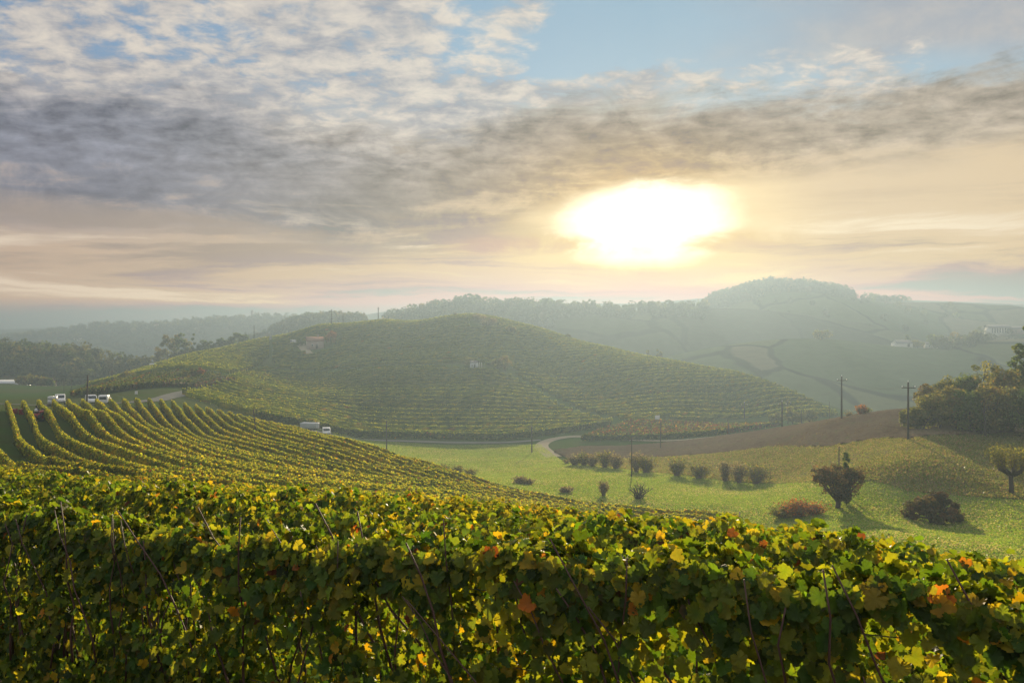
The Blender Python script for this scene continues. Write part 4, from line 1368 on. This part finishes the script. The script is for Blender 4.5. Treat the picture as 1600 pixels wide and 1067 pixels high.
r_w = np.random.default_rng(77)
woods('woodland', 'castle_hill', 560, 1108, 1332, -60, 40, 10, r_w, 'dense dark wood capping the highest hill on the right', 60, 2.4)
woods('woodland', 'castle_hill', 40, 1335, 1425, -5, 10, 7, r_w, 'thin line of trees on the skyline right of the wooded hilltop', 40, 1.6)
woods('woodland', 'castle_hill', 150, 1000, 1500, -330, -40, 6, r_w, 'scattered hedges and trees over the misty slope of the high hill', 30, 1.8)
woods('woodland', 'wooded_ridge', 320, 430, 570, -70, 20, 9, r_w, 'dark wood on the ridge behind the left shoulder of the hill', 50, 2.0)
woods('woodland', 'wooded_ridge', 360, 600, 860, -80, 20, 10, r_w, 'dark wood along the ridge behind the hilltop', 50, 2.1)
woods('woodland', 'wooded_ridge', 160, 860, 1110, -50, 20, 8, r_w, 'misty wood on the ridge under the sun', 45, 2.0)
woods('woodland', 'wooded_ridge', 170, 330, 470, -200, 0, 9, r_w, 'dark wooded slope behind the left skyline of the hill', 45, 2.0)
woods('woodland', 'ridge', 520, -40, 470, -120, 15, 8, r_w, 'blue hazy woods along the long left ridge', 36, 2.4)
woods('woodland', 'ridge', 160, -40, 470, -300, -120, 7, r_w, 'hazy tree groups on the lower slope of the left ridge', 30, 2.2)
woods('woodland', 'left_rise', 240, -60, 235, -60, 15, 6.5, r_w, 'olive wood on the low rise at the left edge', 90, 1.0)
woods('woodland', 'left_rise', 230, -60, 260, -140, -50, 4.5, r_w, 'scrubby growth on the slope of the low left rise', 60, 1.0)
woods('woodland', 'near_rise', 26, 1455, 1540, -14, 8, 7, r_w, 'hazy tree belt beside the white barn', 70, 1.3)
woods('woodland', 'farm_knoll', 60, 1490, 1680, -60, 5, 6, r_w, 'hazy trees below the large villa', 60, 1.4)

def on_hill(hname, px, d):
    D, surf, _ = HILLS[hname]
    x = (px - 800) / F * (D + d)
    return (float(x), D + d, float(surf(np.array([x]), np.array([d]))[0]))

grove = [(252, 430, 16, 8, 'olive'), (262, 428, 18.5, 9, 'olive'), (272, 432, 18, 8, 'olive'), (283, 430, 17.5, 8, 'green'), (292, 434, 15.5, 8, 'olive'), (302, 430, 16, 5, 'green'), (313, 436, 13, 7, 'green'),
         (322, 440, 12.5, 6, 'green'), (333, 440, 12.5, 7, 'green'), (345, 444, 13, 7, 'green'), (358, 448, 14, 8, 'green'), (371, 450, 15.5, 8, 'green'), (384, 452, 16, 7, 'green'), (246, 432, 12, 7, 'olive'), (228, 420, 8, 8, 'olive')]
gl = ['tree second from the left in the tall misty grove', 'tallest broad olive tree on the left of the misty grove', 'tall olive tree just right of the tallest in the misty grove', 'tall green tree in the middle of the misty grove', 'olive tree right of the middle of the misty grove',
      'pointed dark conifer in the misty grove', 'small green tree right of the pointed conifer', 'narrow tree in the hazy line right of the grove', 'third green tree in the hazy line right of the grove', 'green tree midway along the hazy line below the ridge', 'tree rising above the hazy line before the hill skyline',
      'larger tree near the right end of the hazy line', 'tree at the right end of the hazy line, against the hill', 'leftmost tree of the tall misty grove', 'rounded bushy tree standing apart left of the grove']
for (px, D, h, w, pal), lab in zip(grove, gl):
    x, y = P2(px, D)
    zt = float(H(x, y))
    top = {252: 530, 262: 519, 272: 521, 283: 521, 292: 527, 302: 521, 313: 530, 322: 532, 333: 530, 345: 528, 358: 525, 371: 521, 384: 519, 246: 540, 228: 551}[px]
    h = max(5.0, -(top - HORIZ) / F * D - zt)
    plant('tree', (x, y, zt), h, w, 'cone' if px in (302,) else 'column', pal, lab, 'tree', r_t, base=0.08, n=1500, leaf=0.8, clumps=34, cr=w * 0.18, group='trees of the misty grove', limbs=6)
for px, D, top, w, pal, lab in [(40, 330, 588, 8, 'autumn', 'golden-brown tree beside the long white sheds'), (50, 332, 586, 8, 'yellow', 'yellow-green tree right of the golden-brown one by the sheds'), (65, 322, 590, 6, 'autumn', 'orange round tree in front of the pink house'), (79, 322, 594, 3, 'green', 'small dark conifer right of the pink house'),
                                (1012, 420, 545, 4, 'olive', 'left pair of faint poplars in the mist behind the hill'), (1030, 425, 543, 4, 'olive', 'faint poplar right of the pair in the mist behind the hill'), (1418, 508, 524, 4, 'green', 'dark tree behind the right end of the white barn'), (1455, 506, 522, 6, 'green', 'hazy dark tree right of the barn poplars'),
                                (1434, 503, 529, 10, 'yellow', 'pale hazy poplar clump right of the white barn'), (1284, 497, 514, 12, 'olive', 'hazy clump of trees on the crest of the misty rise')]:
    x, y = P2(px, D)
    z = float(H(x, y)) if D < 430 else on_hill('near_rise', px, D - 500)[2]
    h = max(3.0, -(top - HORIZ) / F * D - z)
    plant('tree', (x, y, z), h, w, 'round' if w > 5 else 'column', pal, lab, 'tree', r_t, base=0.08, n=1100, leaf=0.7, clumps=24, limbs=5)

# ------------------------------------------------------------------ utility poles and wires
POLES = {}
def utility_pole(px, py_top, D, label, arms=True, py_base=None, r0=0.13, group='utility poles', lean=0.0):
    x, y = P2(px, D)
    z = float(H(x, y))
    top = -(py_top - HORIZ) / F * D
    h = top - z
    root = empty('utility_pole', (x, y, z))
    tag(root, label, 'utility pole', group)
    MB().tube([(-lean * h, 0, -0.4), (-lean * h * 0.5, 0, h * 0.5), (0, 0, h)], [r0, r0 * 0.85, r0 * 0.68], 8).build('shaft', M['polewood'], root, smooth=True)
    if arms:
        w = 1.9
        MB().box((0, -0.12, h - 0.75), (w, 0.09, 0.11)).build('crossarm', M['polewood'], root)
        for q in (-w / 2 + 0.08, 0.0, w / 2 - 0.08):
            zz = h - 0.60 if q else h + 0.10
            MB().tube([(q, -0.12 * bool(q), zz - 0.12), (q, -0.12 * bool(q), zz), (q, -0.12 * bool(q), zz + 0.14)], [0.05, 0.085, 0.05], 8).build('insulator', M['porcelain'], root)
    POLES[(px, D)] = (np.array([x, y, z + h]), h)
    return root

utility_pole(1419, 597, 108, 'tall weathered pole with a crossarm in front of the right thicket', r0=0.17)
utility_pole(1315, 588, 150, 'tall dark pole with a crossarm on the skyline of the ploughed field', r0=0.2)
utility_pole(1222, 627, 181, 'pole with a crossarm at the left end of the field crest', r0=0.19)
utility_pole(1231, 626, 246, 'faint misty pole with a crossarm just right of the crest pole', r0=0.18)
utility_pole(1163, 629, 255, 'hazy pole with a crossarm at the foot of the right flank', r0=0.18)
utility_pole(1252, 640, 210, 'short thin pole behind the field crest', False, r0=0.1)
utility_pole(1296, 627, 240, 'faint thin pole in the mist left of the tall dark pole', False, r0=0.1)
utility_pole(1137, 655, 192, 'leaning bare pole at the left edge of the ploughed field', False, r0=0.18, lean=-0.1)
utility_pole(1032, 655, 178, 'thin pole standing in the ploughed field by the brown vines', False, r0=0.12)
utility_pole(987, 683, 121, 'thin dark pole between the meadow bushes', False, r0=0.10)
utility_pole(831, 666, 184, 'dark pole at the bend of the farm track', False, r0=0.16)
utility_pole(604, 657, 178, 'dark pole at the left end of the meadow', False, r0=0.15)
utility_pole(1311, 697, 88, 'thin pole behind the red-leaved tree', False, r0=0.08)
utility_pole(137, 586, 118, 'black pole rising from the vines beside the parked vans', False, r0=0.14, lean=0.03)
utility_pole(396, 640, 112, 'thin leaning pole among the curving vine rows', False, r0=0.09, lean=-0.1)
utility_pole(591, 480, float(HD(591, 331)), 'dark pole with a crossarm on the crest left of the hilltop', r0=0.27)
utility_pole(518, 483, float(HD(518, 318)), 'slim pole with a crossarm on the left part of the hill crest', r0=0.22)
utility_pole(536, 491, float(HD(536, 321)), 'short pole between the two crest poles', False, r0=0.2)
utility_pole(397, 508, float(HD(397, 301)), 'pole on the left skyline of the central hill', False, r0=0.22)
utility_pole(175, 572, 246, 'short pole on the tip of the left shoulder', False, r0=0.16)
utility_pole(862, 530, float(HD(862, 310)), 'faint pole high on the right flank of the hill', False, r0=0.09)
utility_pole(995, 568, float(HD(995, 288)), 'faint pole with a crossarm among the rows of the right flank', r0=0.09)
utility_pole(1134, 604, float(HD(1134, 280)), 'faint pole low on the right flank of the hill', False, r0=0.09)
for px, lab in [(100, 'left thin pole of the pair in the valley behind the vans'), (112, 'right thin pole of the pair in the valley behind the vans')]:
    utility_pole(px, 592, 225, lab, False, r0=0.07)

def wire(a, b, sag, label, rad=0.012):
    t = np.linspace(0, 1, 24)
    a, b = np.array(a), np.array(b)
    P = a[None] * (1 - t)[:, None] + b[None] * t[:, None]
    P[:, 2] -= sag * 4 * t * (1 - t)
    o0 = P[0].copy()
    o = MB().tube(P - o0, rad, 4).build('overhead_wire', M['wire'], None, loc=o0)
    tag(o, label, 'wire', 'overhead wires')

pa = POLES[(137, 118)][0]
wire(pa + np.array([0, 0, -0.3]), (-150, 190, pa[2] + 2.0), 1.2, 'upper overhead wire running left from the pole by the vans', 0.016)
wire(pa + np.array([0, 0, -1.0]), (-150, 190, pa[2] + 1.0), 1.2, 'lower overhead wire running left from the pole by the vans', 0.016)
p1, p2 = POLES[(1419, 108)][0], POLES[(1315, 150)][0]
for q, nm in ((-0.85, 'left'), (0.85, 'right')):
    wire(p1 + np.array([q, -0.1, -0.5]), p2 + np.array([q, -0.1, -0.5]), 1.0, f'{nm} overhead wire between the two tall poles on the right', 0.008)
    wire(p1 + np.array([q, -0.1, -0.5]), (75 + q, 60, p1[2] - 2.0), 1.6, f'{nm} overhead wire passing in front of the right thicket', 0.010)

# ------------------------------------------------------------------ buildings
def house(name, loc, rz, L, W, hw, hr, wall, roof, label, windows=(), door=None, over=0.3, cat='house', chimney=False, group=None):
    root = empty(name, loc, rz)
    tag(root, label, cat, group)
    MB().prism([(-L / 2, -1.0), (L / 2, -1.0), (L / 2, hw), (-L / 2, hw)], -W / 2, W / 2).build('wall', wall, root)
    g = MB()
    for s in (-1, 1):       # gable ends
        x = s * (L / 2 - 0.12)
        g.add([(x - 0.12, -W / 2, hw), (x - 0.12, W / 2, hw), (x - 0.12, 0, hw + hr), (x + 0.12, -W / 2, hw), (x + 0.12, W / 2, hw), (x + 0.12, 0, hw + hr)], [[0, 1, 2], [5, 4, 3]])
        g.add([(x - 0.12, -W / 2, hw), (x - 0.12, W / 2, hw), (x - 0.12, 0, hw + hr), (x + 0.12, -W / 2, hw), (x + 0.12, W / 2, hw), (x + 0.12, 0, hw + hr)], [[0, 2, 5, 3], [2, 1, 4, 5]])
    g.build('gable', wall, root)
    r_ = MB()
    sl = hr / (W / 2)
    for s in (-1, 1):
        y0, y1 = s * (W / 2 + over), 0.0
        z0, z1 = hw - over * sl + 0.05, hw + hr + 0.05
        a = L / 2 + over
        V = [(-a, y0, z0), (a, y0, z0), (a, y1, z1), (-a, y1, z1), (-a, y0, z0 + 0.18), (a, y0, z0 + 0.18), (a, y1, z1 + 0.18), (-a, y1, z1 + 0.18)]
        r_.add(V, [[0, 3, 2, 1], [4, 5, 6, 7], [0, 1, 5, 4], [1, 2, 6, 5], [2, 3, 7, 6], [3, 0, 4, 7]])
    ro = r_.build('roof', roof, root)
    if chimney:
        MB().box((L * 0.2, 0, hw + hr + 0.5), (0.6, 0.6, 1.4)).build('chimney', wall, ro)
    for (wx, wz, ww, wh) in windows:
        f = MB().box((wx, -W / 2 - 0.02, wz), (ww + 0.2, 0.08, wh + 0.2)).build('window', M['white_paint'], root)
        MB().box((wx, -W / 2 - 0.05, wz), (ww, 0.06, wh)).build('pane', M['opening'], f)
    if door:
        MB().box((door[0], -W / 2 - 0.03, door[2] / 2), (door[1], 0.08, door[2])).build('door', M['opening'], root)
    return root

x, y, z = on(492, float(HD(492, 290)))
house('farmhouse', (x, y, z), 0.35, 7.4, 5.0, 3.4, 1.7, M['stone_wall'], M['tile_roof'], 'small pinkish stone farmhouse with tiled roof high on the left of the central hill', [(-1.4, 1.5, 0.7, 0.9)], (0.6, 1.0, 2.0), chimney=True)
x, y, z = on(741, float(HD(741, 266)))
hut = house('hut', (x, y, z), -0.2, 2.8, 2.4, 2.2, 0.5, M['grey_paint'], M['grey_roof'], 'tiny pale hut in the middle of the central hill rows', [(-0.5, 1.2, 0.5, 0.6)], (0.5, 0.7, 1.7), over=0.15, cat='hut')
for k, (dx, lab) in enumerate([(2.0, 'left white post standing beside the tiny hut'), (2.9, 'right white post standing beside the tiny hut')]):
    xx, yy = x + dx, y
    tag(MB().box((0, 0, 1.1), (0.22, 0.22, 2.6)).build('marker_post', M['pale_wall'], loc=(xx, yy, float(H(xx, yy)))), lab, 'post')
l = on_hill('near_rise', 1409, 2)
house('barn', l, 0.12, 10.5, 6.5, 2.2, 2.0, M['pale_wall'], M['grey_roof'], 'long white barn with a dark roof on the misty rise', [], (2.5, 1.6, 2.0), cat='barn')
l = on_hill('farm_knoll', 1558, -4)
house('villa', (l[0], l[1], l[2]), -0.1, 14.5, 9, 5.2, 1.8, M['pale_wall'], M['grey_roof'], 'pale villa with a row of tall dark openings on the right hillside', [(-5.4 + 1.8 * k, 3.0, 0.9, 3.4) for k in range(7)], over=0.8)
l = on_hill('farm_knoll', 1592, -4)
house('farm_building', (l[0], l[1], l[2]), -0.1, 14, 8, 3.4, 1.6, M['stone_wall'], M['grey_roof'], 'long low building with a dark roof right of the villa', [(-4, 1.6, 0.9, 1.1), (0, 1.6, 0.9, 1.1), (4, 1.6, 0.9, 1.1)], cat='building')
l = on_hill('near_rise', 1452, 4)
house('cottage', l, 0.0, 5, 4, 2.4, 1.2, M['pale_wall'], M['grey_roof'], 'small white cottage among hazy trees right of the barn', [(-1, 1.4, 0.7, 0.8)])
l = on_hill('near_rise', 1466, 4)
house('cottage', l, 0.0, 4, 4, 2.0, 1.0, M['pale_wall'], M['grey_roof'], 'tiny white outbuilding at the right end of the hazy farm', [(-0.6, 1.2, 0.6, 0.7)])
for px, d, L, hgt, lab in [(1150, -95, 16, 3.0, 'long white building below the wooded hilltop'), (1078, -150, 10, 2.6, 'white house on the misty slope left of the high hill'), (1362, -200, 12, 2.6, 'pale farm on the misty slope right of the hilltop')]:
    l = on_hill('castle_hill', px, d)
    house('distant_house', l, 0.05, L, 6, hgt, 1.4, M['pale_wall'], M['grey_roof'], lab, [(-L / 4, 1.5, 1, 1.2), (L / 4, 1.5, 1, 1.2)])
for px, d, L, lab in [(122, -120, 8, 'white house on the hazy left ridge'), (243, -60, 7, 'pale house near the top of the left ridge'), (238, -190, 9, 'pale house low on the left ridge beside the grove')]:
    l = on_hill('ridge', px, d)
    house('distant_house', l, 0.1, L, 6, 3.2, 1.4, M['pale_wall'], M['tile_roof'], lab, [(-L / 4, 1.5, 1, 1.2), (L / 4, 1.5, 1, 1.2)])
l = on_hill('ridge', 394, 0)
t = empty('church_tower', l); tag(t, 'slender tower on the skyline of the left ridge', 'tower')
MB().box((0, 0, 5.5), (3, 3, 13)).build('shaft', M['stone_wall'], t)
MB().box((0, 0, 13.5), (3.4, 3.4, 3.2), taper=0.12).build('roof', M['tile_roof'], t)
for px, D, L, hw, lab in [(5, 345, 14, 3.2, 'long white shed roof at the left picture edge'), (27, 352, 9, 3.0, 'shorter white shed right of the long one at the left edge')]:
    x, y, z = on(px, D)
    zt = -(598 - HORIZ) / F * D
    house('shed', (x, y, zt - hw), 0.05, L, 8, hw, 1.1, M['grey_paint'], M['metal_roof'], lab, [(-L / 4, 1.7, 1.8, 0.8), (L / 4, 1.7, 1.8, 0.8)], cat='shed')
x, y, z = on(73, 338)
house('house', (x, y, z), 0.0, 5.5, 5, -(597 - HORIZ) / F * 338 - z, 1.6, M['pink_wall'], M['tile_roof'], 'pink house half hidden behind the autumn trees at the left', [(1.2, 2.4, 0.8, 1.1)])

# ------------------------------------------------------------------ vehicles
def van(loc, rz, body, label, L=3.5, W=1.55, Hh=1.75, cat='van', name='van'):
    root = empty(name, loc, rz)
    tag(root, label, cat)
    prof = [(-L / 2, 0.42), (L / 2 - 0.1, 0.38), (L / 2, 0.62), (L / 2 - 0.05, 0.95), (L / 2 - 0.85, 1.12), (L / 2 - 1.55, Hh - 0.06), (L / 2 - 2.0, Hh), (-L / 2 + 0.15, Hh - 0.02), (-L / 2, Hh - 0.35)]
    MB().prism(prof, -W / 2, W / 2).build('body', body, root, bevel=0.07)
    a, b = np.array((L / 2 - 0.90, 1.16)), np.array((L / 2 - 1.52, Hh - 0.12))
    nrm = np.array([(b - a)[1], -(b - a)[0]]); nrm /= np.linalg.norm(nrm)
    ws = [a + nrm * 0.03, b + nrm * 0.03, b - nrm * 0.03, a - nrm * 0.03]
    MB().prism([tuple(q) for q in ws], -W / 2 + 0.14, W / 2 - 0.14).build('windscreen', M['glass'], root)
    for s in (-1, 1):
        MB().prism([(L / 2 - 1.7, 1.15), (L / 2 - 1.15, 1.15), (L / 2 - 1.6, Hh - 0.18), (L / 2 - 1.95, Hh - 0.18)], s * W / 2 - 0.02, s * W / 2 + 0.02).build('side_window', M['glass'], root)
        MB().box((L / 2 - 0.02, s * (W / 2 - 0.28), 0.82), (0.08, 0.32, 0.18)).build('headlight', M['lamp'], root)
        for wx in (-L / 2 + 0.85, L / 2 - 0.85):
            w = MB().tube([(wx, s * (W / 2 - 0.17), 0.34), (wx, s * (W / 2 + 0.02), 0.34)], 0.34, 16).build('wheel', M['rubber'], root)
            MB().tube([(wx, s * (W / 2 + 0.0), 0.34), (wx, s * (W / 2 + 0.035), 0.34)], 0.19, 12).build('rim', M['grey_paint'], w)
    MB().box((-L / 2 - 0.01, 0, Hh - 0.5), (0.04, W - 0.35, 0.5)).build('rear_window', M['glass'], root)
    MB().box((L / 2 + 0.0, 0, 0.5), (0.12, W - 0.1, 0.2)).build('bumper', M['rubber'], root)
    return root

x, y, z = on(164, 148)
van((x, y, z), math.radians(106), M['white_paint'], 'white van parked by the road, well right of the black pole')
x, y, z = on(143, 147)
van((x, y, z), math.radians(-52), M['white_paint'], 'white van with a dark windscreen parked behind the black pole')
x, y, z = on(94, 140)
van((x, y, z + 0.3), math.radians(-60), M['white_paint'], 'white van with dark glass standing beside the white crates', L=3.2)
x0, y0, z0 = on(82, 138)
for k in range(4):
    xx, yy = x0 + (k % 2) * 0.68 - 0.3, y0
    zz = float(H(xx, yy)) + 0.62 * (k // 2) + 0.55
    c = MB().box((0, 0, 0.29), (0.62, 0.8, 0.58))
    for q in (-0.2, 0.0, 0.2):
        c.box((q, -0.41, 0.29), (0.05, 0.03, 0.54))
    tag(c.build('crate', M['white_paint'], loc=(xx, yy, zz)), ['lower left white crate of the stack beside the vans', 'lower right white crate of the stack beside the vans', 'upper left white crate of the stack beside the vans', 'upper right white crate of the stack beside the vans'][k], 'crate', 'white crates by the road')
tag(MB().box((x0, y0, z0 + 0.42), (1.6, 1.2, 0.16)).box((x0 - 0.55, y0, z0 + 0.17), (0.3, 1.0, 0.36)).box((x0 + 0.55, y0, z0 + 0.17), (0.3, 1.0, 0.36)).build('loading_pallet', M['post']), 'low wooden platform under the white crates', 'platform')
x, y, z = on(510, 181)
van((x, y, z + 0.3), math.radians(-75), M['white_paint'], 'small white van at the foot of the hill above the curving vines', L=3.9, W=1.7)
def trailer():
    x, y, z = on(484, 179)
    root = empty('trailer', (x, y, z + 0.3), math.radians(-14))
    tag(root, 'long pale grey trailer parked left of the small white van at the hill foot', 'trailer')
    MB().box((0, 0, 1.25), (3.9, 1.7, 1.2)).build('box', M['grey_paint'], root, bevel=0.05)
    MB().box((0, 0, 0.58), (3.9, 1.5, 0.14)).build('chassis', M['rubber'], root)
    for s in (-1, 1):
        for wx in (-0.5, 0.5):
            MB().tube([(wx, s * 0.72, 0.32), (wx, s * 0.9, 0.32)], 0.32, 14).build('wheel', M['rubber'], root)
    MB().tube([(1.95, 0, 0.55), (2.9, 0, 0.5)], 0.05, 6).build('drawbar', M['grey_paint'], root)
trailer()
x, y, z = on(243, float(HD(243, 255)))
van((x, y, z), 0.3, M['white_paint'], 'tiny white van on the left shoulder at the top of the small plot', L=4.2)
x, y, z = on(460, float(HD(460, 292)))
van((x, y, z), 0.9, M['white_paint'], 'tiny white van on the path above the stone farmhouse', L=3.8)

def tractor():
    px, D = 59, 98
    x, y, z = on(px, D)
    root = empty('tractor', (x, y, z), 0.08)
    tag(root, 'narrow red tractor driving away between two vine rows on the left', 'tractor')
    MB().box((0, 0.95, 0.95), (0.62, 1.5, 0.55)).build('bonnet', M['red_paint'], root, bevel=0.06)
    MB().box((0, 0.1, 0.62), (0.55, 2.2, 0.35)).build('chassis', M['rubber'], root)
    MB().box((0, -0.35, 0.98), (0.5, 0.5, 0.14)).build('seat', M['cloth_dark'], root, bevel=0.04)
    for s in (-1, 1):
        w = MB().tube([(s * 0.48, -0.45, 0.55), (s * 0.82, -0.45, 0.55)], 0.55, 18).build('rear_wheel', M['rubber'], root)
        MB().tube([(s * 0.80, -0.45, 0.55), (s * 0.84, -0.45, 0.55)], 0.28, 12).build('rim', M['red_paint'], w)
        MB().tube([(s * 0.42, 1.35, 0.36), (s * 0.66, 1.35, 0.36)], 0.36, 16).build('front_wheel', M['rubber'], root)
        th = np.linspace(0.15, 2.9, 9)
        MB().prism([(0.0, 0.0)] and [(math.cos(q) * 0.66, math.sin(q) * 0.66) for q in th] + [(math.cos(q) * 0.60, math.sin(q) * 0.60) for q in th[::-1]], -0.2, 0.2).build('mudguard', M['red_paint'], root)
        mg = root.children[-1]
        mg.rotation_euler = (0, 0, math.radians(90)); mg.location = (s * 0.64, -0.45, 0.55)
    MB().tube([(0, 0.25, 1.0), (0, 0.05, 1.42)], 0.03, 6).build('steering_column', M['rubber'], root)
    MB().box((0, -0.78, 0.75), (1.3, 0.18, 0.6)).build('rear_hitch', M['red_paint'], root)
    # driver
    P = [(0, -0.38, 1.08), (0, -0.36, 1.32), (0, -0.33, 1.55), (0, -0.31, 1.68), (0, -0.29, 1.80), (0, -0.28, 1.92),
         (-0.21, -0.32, 1.58), (-0.27, -0.14, 1.34), (-0.15, 0.06, 1.42), (0.21, -0.32, 1.58), (0.27, -0.14, 1.34), (0.15, 0.06, 1.42),
         (-0.11, -0.34, 1.08), (-0.17, 0.08, 1.12), (-0.18, 0.16, 0.72), (-0.18, 0.28, 0.66), (0.11, -0.34, 1.08), (0.17, 0.08, 1.12), (0.18, 0.16, 0.72), (0.18, 0.28, 0.66)]
    E = [(0, 1), (1, 2), (2, 3), (3, 4), (4, 5), (2, 6), (6, 7), (7, 8), (2, 9), (9, 10), (10, 11), (0, 12), (12, 13), (13, 14), (14, 15), (0, 16), (16, 17), (17, 18), (18, 19)]
    R = [0.16, 0.16, 0.17, 0.055, 0.09, 0.075, 0.075, 0.05, 0.035, 0.075, 0.05, 0.035, 0.10, 0.075, 0.055, 0.045, 0.10, 0.075, 0.055, 0.045]
    me = bpy.data.meshes.new('person'); me.from_pydata(P, E, [])
    o = bpy.data.objects.new('person', me); COL.objects.link(o)
    me.materials.append(M['cloth_dark'])
    sk = o.modifiers.new('skin', 'SKIN')
    for i, q in enumerate(R):
        me.skin_vertices[0].data[i].radius = (q, q)
    me.skin_vertices[0].data[0].use_root = True
    o.modifiers.new('sub', 'SUBSURF').levels = 2
    o.modifiers['sub'].render_levels = 2
    o.location = (x, y, z); o.rotation_euler = (0, 0, 0.08)
    tag(o, 'person with black hair and a pale vest driving the red tractor, seen from behind', 'person')
    MB().ellipsoid((0, -0.29, 1.87), (0.115, 0.125, 0.125)).build('hair', M['hair'], o, smooth=True)
    MB().tube([(0, -0.37, 1.24), (0, -0.36, 1.36), (0, -0.345, 1.52), (0, -0.33, 1.62)], [0.2, 0.205, 0.215, 0.12], 12).build('vest', M['cloth_light'], o, smooth=True)
    MB().ellipsoid((-0.14, 0.09, 1.43), (0.04, 0.05, 0.035)).ellipsoid((0.14, 0.09, 1.43), (0.04, 0.05, 0.035)).build('hands', M['skin'], o, smooth=True)
tractor()
for k, px in enumerate((19, 38)):
    x, y, z = on(px, 108)
    c = MB().box((0, 0, 0.38), (1.0, 0.9, 0.7)).box((0, -0.46, 0.70), (1.04, 0.05, 0.08)).box((-0.3, -0.46, 0.35), (0.06, 0.05, 0.64)).box((0.3, -0.46, 0.35), (0.06, 0.05, 0.64))
    tag(c.build('harvest_bin', M['red_paint'], loc=(x, y, z), bevel=0.02), ['left dark red harvest bin between the leftmost vine rows', 'right dark red harvest bin between the leftmost vine rows'][k], 'bin', 'red harvest bins')
x, y, z = on(213, 160)
sg = empty('road_sign', (x, y, z)); tag(sg, 'small white marker sign at the road beyond the vine ends', 'sign')
MB().tube([(0, 0, -0.2), (0, 0, 1.9)], 0.03, 6).build('post', M['wire'], sg)
MB().box((0, -0.04, 1.75), (0.55, 0.03, 0.6)).build('plate', M['white_paint'], sg, bevel=0.01)
x, y, z = on(1027, 234)
sg = empty('field_sign', (x, y, z)); tag(sg, 'small white board beside the brown vines below the right flank', 'sign')
MB().tube([(-0.5, 0, -0.2), (-0.5, 0, 2.2)], 0.05, 6).build('post', M['post'], sg)
MB().tube([(0.5, 0, -0.2), (0.5, 0, 2.2)], 0.05, 6).build('post', M['post'], sg)
MB().box((0, -0.07, 2.0), (1.4, 0.05, 1.1)).build('board', M['white_paint'], sg, bevel=0.01)

# ------------------------------------------------------------------ haze
def build_haze():
    m, g, out = material('haze')
    v = g.new('ShaderNodeVolumePrincipled')
    v.inputs['Color'].default_value = (0.218, 0.292, 0.375, 1)
    v.inputs['Density'].default_value = HAZE_SIGMA
    v.inputs['Anisotropy'].default_value = 0.50
    g.link(v.outputs[0], out.inputs['Volume'])
    lo, hi, R = -60.0, HAZE_TOP, 4600.0
    o = MB().box((0, 0, (lo + hi) / 2), (2 * R, 2 * R, hi - lo)).build('haze', m)
    o.display_type = 'WIRE'
    tag(o, 'pale morning haze filling the valley', 'haze', kind='stuff')
build_haze()
